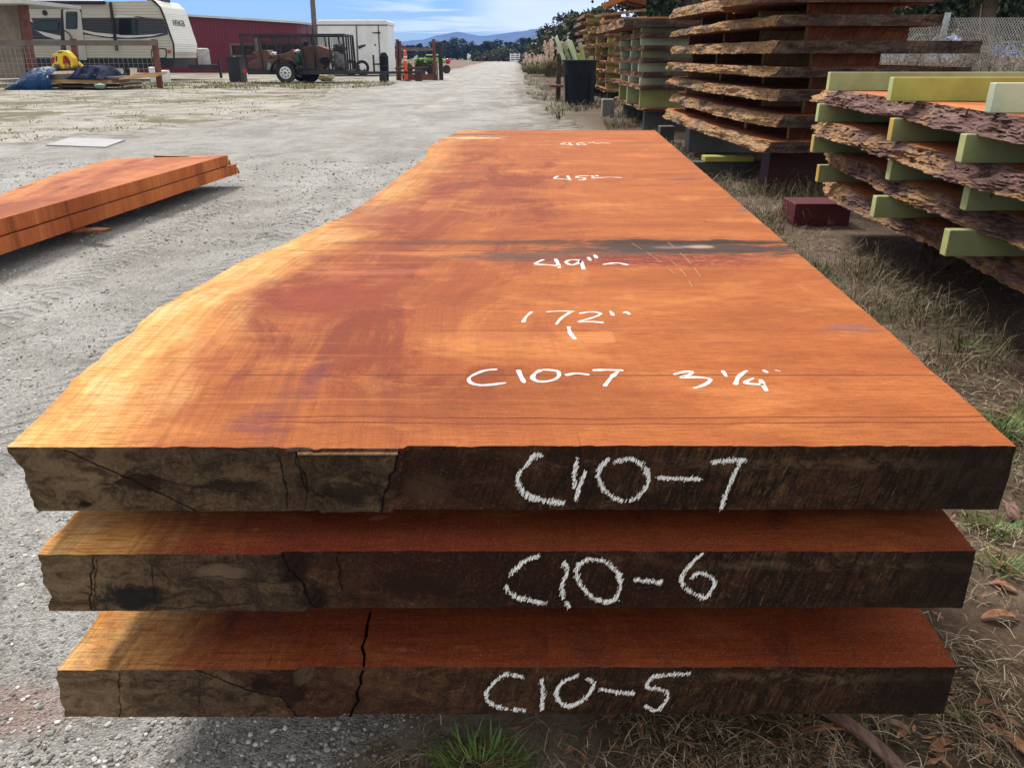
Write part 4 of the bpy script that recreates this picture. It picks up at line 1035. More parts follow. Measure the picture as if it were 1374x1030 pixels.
for _ in range(1100):
    y=.8+rnd.random()**1.5*5;x=rnd.uniform(.0,.75*y)
    if y>1.4 and x<.45+.065*y or x>1.8: continue
    a=rnd.random()*6.28;L=rnd.uniform(.005,.019);w_=L*.32;z=hg(x,y)+.006+rnd.random()*.006;ca,sa=math.cos(a),math.sin(a)
    P4=[(-L,0,0),(0,-w_,.003),(L,0,rnd.uniform(0,.008)),(0,w_,.002)]
    mb.face([(x+p[0]*ca-p[1]*sa,y+p[0]*sa+p[1]*ca,z+p[2]) for p in P4])
tag(mb.build('leaf_litter',m_leaf,recalc=False),'small brown leaf fragments and bark chips on the soil','leaf litter',kind='stuff')
# ================================================================ yard background
def q1(zx,zy,D): p=PD(zx/4.0412,zy/4.0385,D);return (p.x,p.z)
def q2(zx,zy,D): p=PD(240+zx/3.6158,zy/3.6158,D);return (p.x,p.z)
def q3(zx,zy,D): p=PD(300+zx/7.633,35+zy/7.633,D);return (p.x,p.z)
def q4(zx,zy,D): p=PD(515+zx/6.87,35+zy/6.87,D);return (p.x,p.z)
def q0(zx,zy,D): p=PD(zx/11.45,60+zy/11.45,D);return (p.x,p.z)
def poly(mb,pts,y0,y1,mi=0): mb.prism(pts,y0,y1,mi)
def siding(name,c,pitch,c2=None,axis='z',dirt=.25):
    def fn(T):
        o=T.coord();x,y,z=T.sep(o);k=(z if axis=='z' else x)
        s=(k*(2*math.pi/pitch)).sin()
        n=T.noise(T.scale(o,(.8,.8,.25)),1.,6.,.65)
        col=T.mix(n.st(.45,.8)*dirt,c,tuple(v*.6 for v in c))
        return dict(c=col,r=.45,h=s.st(-.4,.9),bd=.012,bs=.8,spec=.4)
    return mat(name,fn)
m_cream=siding('caravan_siding',(.50,.47,.40),.105)
m_cap=siding('caravan_front_cap',(.78,.78,.72),.085,dirt=.1)
m_blk=simple('matte_black_paint',(.016,.017,.019),.5,0,.3,5.,dirt=((.07,.06,.05),.35))
m_rubber=simple('tyre_rubber',(.022,.022,.022),.85,0,.3,8.,dirt=((.13,.11,.09),.5))
m_band=siding('caravan_dark_band',(.042,.043,.05),.105,dirt=.1)
m_glass=mat('dark_window_glass',lambda T:dict(c=(.012,.014,.018),r=.08,spec=.6))
m_wht=simple('white_paint',(.72,.73,.74),.45,0,.1,2.,dirt=((.42,.40,.36),.35))
m_swoosh=simple('silver_graphic',(.62,.63,.62),.4,0,.05,2.)
m_redwall=siding('red_metal_siding',(.13,.010,.020),.20,axis='x',dirt=.25)
m_trimw=simple('pale_roof_trim',(.55,.57,.54),.6,0,.15,2.)
m_ply=simple('weathered_plywood',(.25,.20,.155),.9,0,.35,1.6,.003,dirt=((.10,.075,.06),.6))
m_rpost=simple('red_brown_post',(.16,.062,.045),.85,0,.35,5.,.003)
m_dpost=simple('dark_brown_post',(.075,.04,.03),.85,0,.35,5.,.003)
m_rail=simple('grey_weathered_rail',(.15,.125,.11),.85,0,.3,3.,.002)
m_galv=simple('galvanised_steel',(.42,.45,.46),.45,.6,.2,6.)
m_wire=simple('fence_wire',(.38,.38,.36),.5,.5,.1,5.)
m_tarp=mat('blue_tarp',lambda T:dict(c=T.mix(T.noise(T.coord(),2.2,5.,.6,.4).st(.3,.7),(.004,.020,.065),(.010,.055,.15)),r=.45,h=T.noise(T.coord(),5.,5.,.6,.6),bd=.05,spec=.15))
m_tarpd=simple('navy_tarp',(.008,.014,.045),.8,0,.5,4.,.03,spec=.1)
m_yelp=simple('yellow_plastic',(.78,.52,.02),.4,0,.15,4.)
m_card=simple('cardboard',(.30,.165,.105),.85,0,.22,2.5,.004)
m_cardd=simple('brown_cardboard_dark',(.17,.10,.06),.85,0,.25,2.5,.004)
m_cloth=simple('grey_fabric',(.26,.26,.26),.95,0,.35,5.,.01)
m_orange=simple('orange_plastic',(.80,.10,.03),.5,0,.15,3.)
m_lime=simple('lime_green_paint',(.20,.45,.04),.4,0,.12,2.)
m_redp=simple('red_gloss',(.45,.02,.03),.35,0,.15,3.)
m_lum=simple('fresh_lumber',(.48,.30,.14),.7,0,.25,4.,.002)
def ptag(o,label): o['label']=label;return o
# --- red metal shed building
D=50.
rb=empty('red_building',(q2(300,380,D)[0],D,0),'long dark red metal building with pale roof edge behind the trailers','building')
mb=MB();a=q2(-120,70,D);b=q2(50,85,D);c=q2(590,112,D)
z0=-.1
mb.prism([(q2(-200,380,D)[0],z0),(q2(575,380,D)[0],z0),(q2(572,112,D)[0],q2(572,112,D)[1]-.05),(q2(-200,64,D)[0],q2(-200,64,D)[1]-.05)],D,D+4)
mb.build('wall',m_redwall,rb)
mb=MB();mb.prism([q2(-200,66,D),q2(592,116,D),q2(592,106,D),q2(-200,55,D)],D-.25,D+4.2)
mb.build('roof',m_trimw,rb)
mb=MB();mb.box(q2(600,0,D)[0]-.0,q2(603,0,D)[0],D+.3,D+.45,0,q2(0,125,D)[1]);mb.build('drain_pipe',m_dpost,rb)
# --- caravan
D=34.3
rv=empty('caravan',(q1(600,400,D)[0],D,0),'white and dark grey travel trailer parked behind the wire fence, door on its side','caravan')
body=[(-60,312),(-60,12),(575,10),(830,4),(868,40),(895,105),(918,175),(941,240),(944,316)]
mb=MB();mb.prism([q1(*p,D) for p in body],D,D+2.45);mb.build('body',m_cream,rv)
cl=[(826,2),(842,12),(868,40),(884,72),(895,105),(907,140),(918,175),(931,208),(941,240),(944,284)]
mb=MB();c3=[q1(*p,D) for p in cl];mb.prism([(x+.03,z+.012) for x,z in c3]+[(x-.02,z-.02) for x,z in c3[::-1]],D+.02,D+2.47);mb.build('front_cap',m_cap,rv)
mb=MB();e=[(822,0),(838,3),(873,40),(900,105),(923,175),(946,240),(949,318),(941,318),(938,240),(914,176),(891,106),(864,42),(826,9)]
mb.prism([q1(*p,D) for p in e],D-.035,D);mb.build('edge_trim',m_blk,rv)
mb=MB();mb.prism([q1(*p,D) for p in ((-60,6),(575,10),(575,20),(-60,18))],D-.16,D);mb.tube([(q1(-60,13,D)[0],D-.14,q1(0,13,D)[1]),(q1(575,15,D)[0],D-.14,q1(575,15,D)[1])],.07,8);mb.build('awning',m_blk,rv)
mb=MB();mb.prism([q1(*p,D) for p in ((598,14),(609,14),(645,276),(633,276))],D-.14,D-.05);mb.build('awning_arm',m_blk,rv)
mb=MB();mb.prism([q1(*p,D) for p in ((-60,100),(620,98),(700,97),(740,88),(800,98),(886,103),(908,165),(912,188),(860,200),(760,212),(640,212),(560,204),(450,186),(440,215),(-60,215))],D-.012,D);mb.build('dark_graphic_band',m_band,rv)
for k,pl in enumerate((((445,163),(520,178),(620,187),(740,193),(835,188),(893,180),(820,198),(700,206),(600,202),(520,192),(455,176)),((640,80),(690,88),(760,96),(620,97)),((195,165),(260,180),(330,195),(345,215),(300,214),(245,196)),((110,90),(165,92),(180,122),(150,112),(110,120)))):
    mb=MB();mb.prism([q1(*p,D) for p in pl],D-.022,D-.0125);mb.build('swoosh_graphic',m_swoosh,rv)
def rrect(x0,y0,x1,y1,r=10):
    o=[]
    for cx_,cy_,a0 in ((x1-r,y0+r,-90),(x1-r,y1-r,0),(x0+r,y1-r,90),(x0+r,y0+r,180)):
        for k in range(5):
            a=R(a0+k*22.5);o.append((cx_+r*math.cos(a),cy_+r*math.sin(a)))
    return o
for x0,y0,x1,y1 in ((202,118,316,166),(648,104,744,188)):
    mb=MB();mb.prism([q1(*p,D) for p in rrect(x0-4,y0-4,x1+4,y1+4,12)],D-.03,D-.0125);f_=mb.build('window',m_blk,rv)
    mb=MB();mb.prism([q1(*p,D) for p in rrect(x0,y0,x1,y1,10)],D-.036,D-.0305);mb.build('pane',m_glass,f_)
mb=MB();mb.prism([q1(*p,D) for p in rrect(332,36,442,320,26)],D-.030,D);mb.build('door_frame',m_blk,rv)
mb=MB();mb.prism([q1(*p,D) for p in ((345,60),(352,48),(372,42),(412,42),(432,50),(440,70),(458,230),(474,326),(372,326),(355,215))],D-.045,D-.0305);dr=mb.build('door',simple('door_panel',(.50,.49,.45),.5,0,.1,2.),rv)
mb=MB();mb.prism([q1(*p,D) for p in rrect(360,64,424,160,10)],D-.056,D-.0455);mb.build('window',m_glass,dr)
mb=MB();mb.tube([Vector((q1(350,165,D)[0],D-.06,q1(0,165,D)[1])),Vector((q1(380,175,D)[0],D-.12,q1(0,180,D)[1])),Vector((q1(396,205,D)[0],D-.06,q1(0,215,D)[1]))],.02,6);mb.build('handle',m_blk,dr)
mb=MB();a=rrect(820,262,905,316,14);mb.prism([q1(*p,D) for p in a],D-.02,D);mb.build('storage_hatch_frame',m_blk,rv)
mb=MB();a=rrect(826,268,899,313,12);mb.prism([q1(*p,D) for p in a],D-.03,D-.0205);mb.build('storage_hatch',m_cream,rv)
mb=MB();mb.prism([q1(*p,D) for p in rrect(354,256,400,300,10)],D-.02,D-.0);mb.build('storage_hatch_frame',m_blk,rv)
mb=MB();p=q1(244,71,D);mb.lathe((p[0],D,p[1]),[(.10,-.03),(.10,0)],14,axis='y');mb.build('vent_cap',m_blk,rv)
mb=MB();p=q1(918,281,D);mb.box(p[0]-.06,p[0]+.06,D-.03,D,p[1]-.05,p[1]+.05);mb.build('marker_lamp',m_redp,rv)
mb=MB();mb.box(q1(750,0,D)[0],q1(835,0,D)[0],D+.8,D+1.6,q1(0,6,D)[1],q1(0,-10,D)[1]+.1);mb.build('roof_vent',m_blk,rv)
mb=MB();mb.prism([q1(*p,D) for p in ((-60,312),(944,316),(940,368),(-60,372))],D+.04,D+2.3);mb.build('underbody',m_blk,rv)
mb=MB()
for s in (.6,1.8): mb.bar((q1(940,0,D)[0],D+s,.5),(q1(1130,0,D+1)[0],D+1.2,.5),.12,.16)
mb.build('tow_frame',m_blk,rv)
for zx in (560,640):
    c=q1(zx,385,D);mb=MB();mb.lathe((c[0],D+.1,.36),[(.20,-.02),(.33,0),(.36,.04),(.36,.20),(.3,.24)],22,axis='y');wv=mb.build('wheel',m_rubber,rv)
    mb=MB();mb.lathe((c[0],D+.1,.36),[(.05,-.03),(.19,-.025),(.2,.0)],18,axis='y');mb.build('rim',m_swoosh,wv)
mb=MB();c0=q1(1060,262,D+.9);c1=q1(1122,362,D+.9);mb.box(c0[0],c1[0],D+.9,D+1.5,c1[1],c0[1]);mb.build('gas_bottle_cover',simple('grey_vinyl_cover',(.42,.41,.40),.6,0,.35,5.,.01),rv,bevel=.08)
mb=MB();mb.bar((q1(1135,0,D+1)[0],D+1.2,.06),(q1(1135,0,D+1)[0],D+1.2,.75),.09);mb.build('jack_post',m_blk,rv)
# maker's lettering on the nose, as on the photograph
def text3(body,p,size,mt,parent,name,shear=0.,rz=0.,depth=.004,ry=0.):
    cu=bpy.data.curves.new(name,'FONT');cu.body=body;cu.size=size;cu.extrude=depth;cu.shear=shear;cu.align_x='LEFT'
    ob=bpy.data.objects.new(name,cu);sc.collection.objects.link(ob)
    dg=bpy.context.evaluated_depsgraph_get();me=bpy.data.meshes.new_from_object(ob.evaluated_get(dg));bpy.data.objects.remove(ob)
    o=bpy.data.objects.new(name,me);me.materials.append(mt);sc.collection.objects.link(o)
    o.parent=parent;o.location=Vector(p)-parent_world(parent);o.rotation_euler=(math.pi/2,ry,rz);return o
ya=Vector((q1(895,105,D)[0]-q1(907,140,D)[0],0,q1(895,105,D)[1]-q1(907,140,D)[1])).normalized()
t_=text3('AVENGER',(0,0,0),.34,m_rail,rv,'lettering')
from mathutils import Matrix
xa=Vector((0,1,0));na=xa.cross(ya)
b0=Vector((q1(906,138,D)[0]+.045,D+.55,q1(906,138,D)[1]))-parent_world(rv)
t_.matrix_basis=Matrix(((xa.x*.85,ya.x,na.x,b0.x),(xa.y*.85,ya.y,na.y,b0.y),(xa.z*.85,ya.z,na.z,b0.z),(0,0,0,1)))
# --- shed with open front at the far left
D=30.
sh=empty('timber_shed',(q1(60,420,D)[0],D,0),'weathered plywood shed cut by the left edge of the picture, red-brown corner post','shed')
mb=MB();mb.prism([q1(*p,D) for p in ((-260,425),(158,425),(108,22),(-260,22))],D,D+.08);mb.build('wall',m_ply,sh)
mb=MB();mb.prism([q1(*p,D-1.) for p in ((-260,22),(150,22),(150,0),(-260,0))],D-1.2,D+2.5);mb.build('roof',m_trimw,sh)
mb=MB();mb.prism([q1(*p,D-.2) for p in ((106,0),(146,0),(196,385),(160,385))],D-.35,D-.15);ptag(mb.build('corner_post',m_rpost,sh),'leaning red-brown corner post')
mb=MB();mb.prism([q1(*p,D) for p in ((96,22),(108,22),(162,425),(148,425))],D-.03,D-.002);mb.build('wall_trim',m_dpost,sh)
# --- wire fence with rail and posts
def post(name,px0,py0,px1,py1,D,w_,mt,label,group=None,parent=None):
    a=PD(px0,py0,D);b=PD(px1,py1,D);a.z=max(a.z,-.05) if a.z<0.3 else a.z
    mb=MB();mb.bar((b.x,D,b.z),(a.x,D,a.z),w_,w_)
    o=mb.build(name,mt,parent,loc=None if parent else (b.x,D,0))
    if not parent: tag(o,label,'post',group)
    return o
D=26.6
wf=empty('wire_fence',(PD(100,110,D).x,D,0),'wire mesh fence with a grey top rail and red-brown posts in front of the caravan','fence')
for a in ((207,53,215,118),(98,52,107,116),(-40,52,-36,116)):
    mb=MB();p=PD(a[0],a[1],D);q=PD(a[2],a[3],D);mb.bar((q.x,D,max(0,q.z-.05)),(p.x,D,p.z),.15,.15);mb.build('post',m_rpost,wf,bevel=.01)
mb=MB();a=PD(-40,58,D);b=PD(212,58,D);mb.box(a.x,b.x,D-.13,D-.085,a.z-.075,a.z+.075);mb.build('rail',m_rail,wf)
mb=MB();x0,x1=PD(-40,60,D).x,PD(212,60,D).x
z1=PD(100,62,D).z
k=x0
while k<x1: mb.bar((k,D-.02,.05),(k,D-.02,z1),.006);k+=.15
k=.1
while k<z1: mb.bar((x0,D-.02,k),(x1,D-.02,k),.006);k+=.15
mb.build('wire_mesh',m_wire,wf)
# --- lumber pallet with blue tarp and a yellow tool
D=25.4
def prismd(pts,y0,y1): mb=MB();mb.prism(pts,y0,y1);return mb
lp_=empty('lumber_bundle',(q1(500,480,D)[0],D,0),'flat bundle of grey lumber boards lying in front of the wire fence','lumber bundle')
a=q1(250,455,D);b=q1(620,455,D)
for i,(z0,z1,mt) in enumerate(((.06,.12,m_dpost),(.17,.28,m_lum),(.29,.36,m_rail),(.365,.42,m_rail))):
    mb=MB();mb.box(a[0]+(.4 if i==3 else 0),q1((600,640,680,560)[i],455,D)[0],D-.4,D+.9+.0*i,z0,z1);mb.build('board_layer',mt,lp_,bevel=.006)
for k in (260,600):
    mb=MB();xk=q1(k,0,D)[0];mb.box(xk-.0,xk+.09,D-.4,D+.9,0,.06);mb.box(xk,xk+.09,D-.4,D+.9,.121,.169);mb.build('pallet_runner',m_dpost,lp_)
mb=MB()
for k in range(5): mb.bar((q1(600,0,D)[0]+.0,D-.35+k*.28,.30+.02*k),(q1(765,0,D)[0],D+.15+k*.22,.36+.02*k),.07,.05)
mb.build('loose_board_ends',m_lum,lp_)
def cloth(name,x0,x1,y0,y1,zf,mt,parent,seed,nx=46,ny=24,lab=None,cat=None):
    mb=MB()
    for j in range(ny+1):
        for i in range(nx+1):
            x=lerp(x0,x1,i/nx);y=lerp(y0,y1,j/ny)
            fx=i/nx;fy=j/ny
            z=zf(fx,fy)+.05*fbm(x*2.5,y*3,seed,4)+.03*abs(fbm(x*1.3+y,seed,2.))
            mb.v.append((x+.12*fbm(y*3,fx*2,seed)*(fx>.9),y+.12*fbm(x*2.5,seed,fy),max(.015,z)))
    for j in range(ny):
        for i in range(nx): k=j*(nx+1)+i;mb.f.append((k,k+1,k+nx+2,k+nx+1));mb.mi.append(0)
    o=mb.build(name,mt,parent,loc=((x0+x1)/2,(y0+y1)/2,0),recalc=False,smooth=True);s=o.modifiers.new('thickness','SOLIDIFY');s.thickness=.01
    return tag(o,lab,cat)
def drape(top,l=.16,r=.02,f=.25):
    return lambda fx,fy: top*min(1,fy/f)**.5*min(1,(fx/l))**.6*(1. if r<=0 else min(1,(1-fx)/r+.75))
cloth('blue_tarp',q1(-10,0,D)[0],q1(262,0,D)[0],D-.75,D+1.,drape(.60,.5,0,.3),m_tarp,None,4.,lab='bright blue tarp draped over the left end of the lumber bundle',cat='tarp')
cloth('navy_tarp',q1(318,0,D)[0],q1(560,0,D)[0],D-.55,D+.7,lambda fx,fy:(.30+.36*math.sin(min(1,fx*1.1)*math.pi)**.5*min(1,fy/.35)),m_tarpd,None,9.,lab='crumpled navy tarp lying on the middle of the lumber bundle',cat='tarp')
bk=empty('yellow_tool',(q0(920,380,D)[0],D,.5),'yellow moulded plastic machine with black grips standing on the lumber bundle','tool')
DY=D+.1
mb=MB();mb.prism([q0(*p,DY) for p in ((835,375),(840,300),(870,285),(890,180),(830,175),(850,150),(905,125),(960,92),(1030,92),(1080,130),(1150,210),(1165,330),(1150,358),(1120,345),(1118,260),(1080,195),(1030,170),(1005,190),(1000,300),(1030,320),(1030,380))],DY-.16,DY+.16)
mb.build('housing',m_yelp,bk,bevel=.02)
mb=MB();mb.prism([q0(*p,DY) for p in ((905,180),(922,180),(918,260),(902,260))],DY-.175,DY-.16);mb.prism([q0(*p,DY) for p in ((930,118),(1000,108),(1004,122),(940,132))],DY-.175,DY-.16);mb.build('grip_slot',m_blk,bk)
mb=MB();mb.prism([q0(*p,DY) for p in ((880,300),(965,305),(960,348),(878,345))],DY-.175,DY-.16);mb.build('maker_plate',m_rail,bk)
for xs_ in ((825,205,860,285),(1000,205,1025,285)):
    mb=MB();mb.prism([q0(*p,DY) for p in ((xs_[0],xs_[1]),(xs_[2],xs_[1]),(xs_[2],xs_[3]),(xs_[0]+10,xs_[3]))],DY-.13,DY+.13);mb.build('red_side_grip',m_redp,bk)
mb=MB();mb.bar((q0(1205,280,DY)[0],DY,q0(0,275,DY)[1]),(q0(1300,360,DY)[0],DY,q0(0,365,DY)[1]),.06);mb.build('handle_bar',m_yelp,bk)
mb=MB();mb.prism([q0(*p,DY) for p in ((780,410),(1170,400),(1165,365),(790,372))],DY-.25,DY+.25);mb.build('base_plate',m_blk,bk)
mb=MB();c=q1(605,470,D);mb.mesh([Vector((c[0],D-.7,.10))+Vector(v)*.16 for v in [(a_*1.2,b_,c_*.6) for a_,b_,c_ in ICO]],ICF);tag(mb.build('green_bag',simple('green_plastic',(.10,.22,.14),.5,0,.4,8.,.02),None,loc=(c[0],D-.7,0)),'small crumpled green plastic bag on the ground at the end of the lumber bundle','bag')
for i,(a_,b_,c_,d_) in enumerate(((802,365,840,412),(868,382,902,415))):
    p=q1(a_,b_,31.);q=q1(c_,d_,31.)
    tag(MB().box(p[0],q[0],31.,31.4,0,p[1]).build('white_tub',m_wht,None,loc=(p[0],31.2,0),bevel=.03),('taller white tub under the nose of the caravan','lower white tub just right of the taller one under the caravan nose')[i],'tub')
# --- black steel box with mesh crate
D=31.8
a=q2(230,278,D);b=q2(300,380,D);tk=empty('steel_box',((a[0]+b[0])/2,D,0),'tall black steel box standing left of the caged trailer','steel box')
mb=MB();mb.box(a[0],b[0],D,D+.8,0,a[1]);mb.build('box_body',m_blk,tk,bevel=.02)
mb=MB();mb.box(a[0]-.02,b[0]+.02,D-.02,D+.82,a[1]-.06,a[1]+.01);mb.build('lid',m_blk,tk)
a=q2(212,215,D);b=q2(288,274,D);cr=empty('mesh_crate',((a[0]+b[0])/2,D,b[1]),'pale grey framed crate sitting behind the black steel box','crate')
Dz=D+.9
mb=MB();x0,x1=a[0],q2(560,0,D)[0]
for zz_ in (q2(0,217,Dz)[1],q2(0,272,Dz)[1]): mb.bar((x0,Dz,zz_),(x1,Dz,zz_),.07)
for k in range(7): xx=lerp(x0,x1,k/6);mb.bar((xx,Dz,q2(0,272,Dz)[1]),(xx,Dz,q2(0,217,Dz)[1]),.07)
mb.build('frame',m_rail,cr)
mb=MB();mb.box(x0,x1,Dz+.05,Dz+.06,q2(0,272,Dz)[1],q2(0,217,Dz)[1]);mb.build('back_panel',m_endc,cr)
for xx in (x0+.1,x1-.1):
    mb=MB();mb.bar((xx,Dz,0),(xx,Dz,q2(0,272,Dz)[1]),.08);mb.build('leg',m_galv,cr)
# --- caged utility trailer
D=30.7
ct=empty('caged_trailer',(q3(650,570,D)[0],D,0),'black open utility trailer with high barred sides, full of cardboard and rubbish','trailer')
WD=1.9
mb=MB();x0=q3(190,0,D)[0];x1=q3(1222,0,D)[0];zf=q3(0,450,D)[1];zt=q3(0,92,D)[1]
mb.box(x0,x1,D,D+.07,zf-.16,zf);mb.box(x0,x1,D+WD-.07,D+WD,zf-.16,zf);mb.box(x0,x0+.08,D+.07,D+WD-.07,zf-.15,zf-.01);mb.box(x1-.08,x1,D+.07,D+WD-.07,zf-.15,zf-.01)
mb.box(x0+.08,x1-.08,D+.07,D+WD-.07,zf-.05,zf-.02);mb.build('deck',m_blk,ct)
for nm_,yy in (('mesh_panel',D+.10),('mesh_panel',D+WD-.10)):
    mb=MB();xx0=q3(165,0,D)[0];xx1=q3(1212,0,D)[0];k=xx0
    while k<xx1: mb.bar((k,yy,zf),(k,yy,zt),.009);k+=.06
    k=zf
    while k<zt: mb.bar((xx0,yy,k),(xx1,yy,k),.009);k+=.06
    mb.build(nm_,m_blk,ct)
def cagebar(a,b,w_=.055):
    mb=MB();mb.bar(a,b,w_);return mb.build('cage_bar',m_blk,ct)
ubars=[(150,190),(333,355),(512,530),(760,790),(905,928),(1060,1080),(1212,1222)]
for y in (D+.03,D+WD-.03):
    for tpx,bpx in ubars:
        cagebar((q3(tpx,0,D)[0],y,zt),(q3(bpx,0,D)[0],y,zf),.07 if tpx in(150,760,1212) else .05)
    cagebar((q3(140,0,D)[0],y,zt),(q3(1218,0,D)[0],y,zt),.075)
for xx in (q3(150,0,D)[0],q3(1215,0,D)[0]): cagebar((xx,D+.06,zt),(xx,D+WD-.06,zt),.07)
for k in (.5,.95,1.4): cagebar((q3(1218,0,D)[0],D+k,zf),(q3(1215,0,D)[0],D+k,zt),.05)
mb=MB();xg=q3(165,0,D)[0];mb.prism([(xg,zf),(q3(300,0,D)[0]-.2,zf),(q3(300,0,D)[0]-.35,zt-.1),(xg-.05,zt-.05)],D+WD-.2,D+WD-.12);mb.build('plywood_panel',m_ply,ct)
wx=q3(650,490,D)[0];wr=.355
for (cx_,yy) in ((wx,D-.22),(wx,D+WD+.05)):
    mb=MB();mb.lathe((cx_,yy,wr),[(.20,.01),(.24,-.0),(.32,.0),(.352,.03),(.355,.08),(.355,.14),(.34,.19),(.2,.2)],28,axis='y');wv=mb.build('wheel',m_rubber,ct)
    mb=MB();mb.lathe((cx_,yy,wr),[(.06,-.03),(.075,-.015),(.20,-.005),(.225,.02),(.2,.05)],24,axis='y');rm=mb.build('rim',m_wht,wv)
    mb=MB()
    for k in range(8):
        a=k/8*2*math.pi;mb.lathe((cx_+.135*math.cos(a),yy-.0155,wr+.135*math.sin(a)),[(.028,-.001),(.028,.004)],8,axis='y')
    mb.lathe((cx_,yy-.0305,wr),[(.04,-.004),(.04,.004)],10,axis='y')
    mb.build('rim_hole',m_blk,wv)
for yy in (D-.25,D+WD):
    mb=MB();n=14
    for k in range(n):
        a0=math.pi*(1.0-k/n);a1=math.pi*(1.0-(k+1)/n);r=.46
        p=[(wx+r*math.cos(a0)*1.15,wr+r*math.sin(a0)),(wx+r*math.cos(a1)*1.15,wr+r*math.sin(a1))]
        mb.hexa([(p[0][0],yy,p[0][1]),(p[1][0],yy,p[1][1]),(p[1][0],yy+.25,p[1][1]),(p[0][0],yy+.25,p[0][1]),(p[0][0],yy,p[0][1]+.03),(p[1][0],yy,p[1][1]+.03),(p[1][0],yy+.25,p[1][1]+.03),(p[0][0],yy+.25,p[0][1]+.03)])
    mb.build('mudguard',m_blk,ct)
c=q3(820,500,D)[0]
mb=MB();mb.lathe((c,D+.9,.33),[(.2,0),(.31,.02),(.33,.06),(.33,.18),(.3,.2)],22,axis='y');mb.build('spare_wheel',m_rubber,ct)
mb=MB();zt_=zf-.12;xe=q2(945,0,D)[0];mb.bar((x1-.1,D+.2,zt_),(xe,D+WD/2,zt_),.08);mb.bar((x1-.1,D+WD-.2,zt_),(xe,D+WD/2,zt_),.08);mb.bar((xe-.2,D+WD/2,zt_),(xe+1.6,D+WD/2,zt_+.02),.09);mb.build('drawbar',m_blk,ct)
mb=MB();xk=q2(905,0,D)[0];mb.bar((xk,D+WD/2,.3),(xk,D+WD/2,.95),.06);mb.build('jack_handle',m_blk,ct)
mb=MB();xk=q2(948,0,D)[0];mb.box(xk-.12,xk+.12,D+WD/2-.1,D+WD/2+.1,0,zt_-.05);mb.build('jack_stand',m_blk,ct,bevel=.01)
mb=MB();p=q3(222,462,D);mb.box(p[0]-.07,p[0]+.07,D-.03,D-.001,p[1]-.06,p[1]+.06);mb.build('tail_lamp',m_redp,ct)
# the load
def cargo(name,pts,y0,y1,mt,label,cat,bev=.02):
    pp=[q3(*p,D) for p in pts];xm=sum(p[0] for p in pp)/len(pp)
    mb=MB();mb.prism(pp,y0,y1);o=mb.build(name,mt,None,loc=(xm,(y0+y1)/2,zf),bevel=bev);return tag(o,label,cat)
cargo('cardboard_box',((210,448),(240,385),(330,330),(470,345),(530,330),(545,448)),D+.15,D+1.2,m_card,'big flattened tan cardboard box at the left end of the trailer load','cardboard box')
cargo('cardboard_flap',((262,272),(330,245),(420,248),(460,300),(440,340),(340,332)),D+.3,D+1.1,m_card,'folded tan cardboard sheet poking up above the left of the trailer load','cardboard box')
cargo('cardboard_box',((520,300),(600,285),(660,262),(700,268),(720,350),(560,400),(530,440)),D+.2,D+1.3,m_card,'long tan cardboard box lying over the trailer wheel in the load','cardboard box')
cargo('red_parcel',((650,262),(665,240),(685,245),(760,270),(755,285),(680,270)),D+.4,D+.8,m_redp,'small red and white wrapper on top of the trailer load','wrapper')
cargo('green_bag',((700,300),(760,290),(775,380),(735,378)),D+.12,D+.5,simple('mid_green_bag',(.06,.17,.08),.6,0,.3,5.),'green bag wedged in the middle of the trailer load','bag')
cargo('cardboard_box',((782,240),(840,205),(905,205),(925,446),(795,446)),D+.15,D+1.,m_cardd,'upright dark brown cardboard box in the middle of the trailer load','cardboard box')
cargo('blue_jug',((778,155),(812,160),(818,230),(780,230)),D+.6,D+.9,m_tarpd,'dark blue container standing on the upright dark box in the trailer','container')
cargo('cardboard_box',((935,196),(1060,240),(1060,330),(1000,446),(930,446)),D+.25,D+1.1,m_card,'opened brown cardboard box leaning right of the upright dark box','cardboard box')
cargo('blue_bag',((965,345),(1010,320),(1060,325),(1062,380),(1000,400)),D+.10,D+.24,m_tarpd,'navy and white bag hanging in the trailer load','bag')
def lump(name,cx_,cz_,y,rx,rz,ry,mt,label,cat,seed):
    bm=bmesh.new();bmesh.ops.create_icosphere(bm,subdivisions=4,radius=1)
    for v in bm.verts:
        k=1+.35*fbm(v.co.x*1.6+seed,v.co.y*1.6,v.co.z*1.6,4);v.co=Vector((v.co.x*rx*k,v.co.y*ry*k,v.co.z*rz*k))
    me=bpy.data.meshes.new(name);bm.to_mesh(me);bm.free();me.materials.append(mt);me.polygons.foreach_set('use_smooth',[True]*len(me.polygons))
    o=bpy.data.objects.new(name,me);sc.collection.objects.link(o);o.location=(cx_,y,cz_);return tag(o,label,cat)
p=q3(1155,365,D);lump('grey_blanket',p[0],p[1]+.02,D+.6,.28,.34,.4,m_cloth,'pale grey blanket bundle at the right end of the trailer load','blanket',3.)
p=q3(1155,230,D);lump('dark_cushion',p[0],p[1],D+.6,.22,.16,.3,simple('charcoal_fabric',(.06,.06,.06),.95,0,.3,6.,.01),'charcoal cushion on top of the grey blanket bundle','cushion',7.)
p=q3(490,290,D);lump('white_bag',p[0],p[1],D+.4,.13,.08,.15,m_wht,'small white bag on the tan cardboard at the trailer centre','bag',5.)
p=q3(460,400,D);lump('clear_bag',p[0],p[1]-.1,D+.12,.10,.18,.08,m_cloth,'crumpled grey-white plastic against the trailer bars low on the left','bag',8.)
p=q3(730,262,D);lump('white_bag',p[0],p[1],D+.35,.12,.07,.15,m_wht,'small white bag beside the red wrapper on the trailer load','bag',15.)
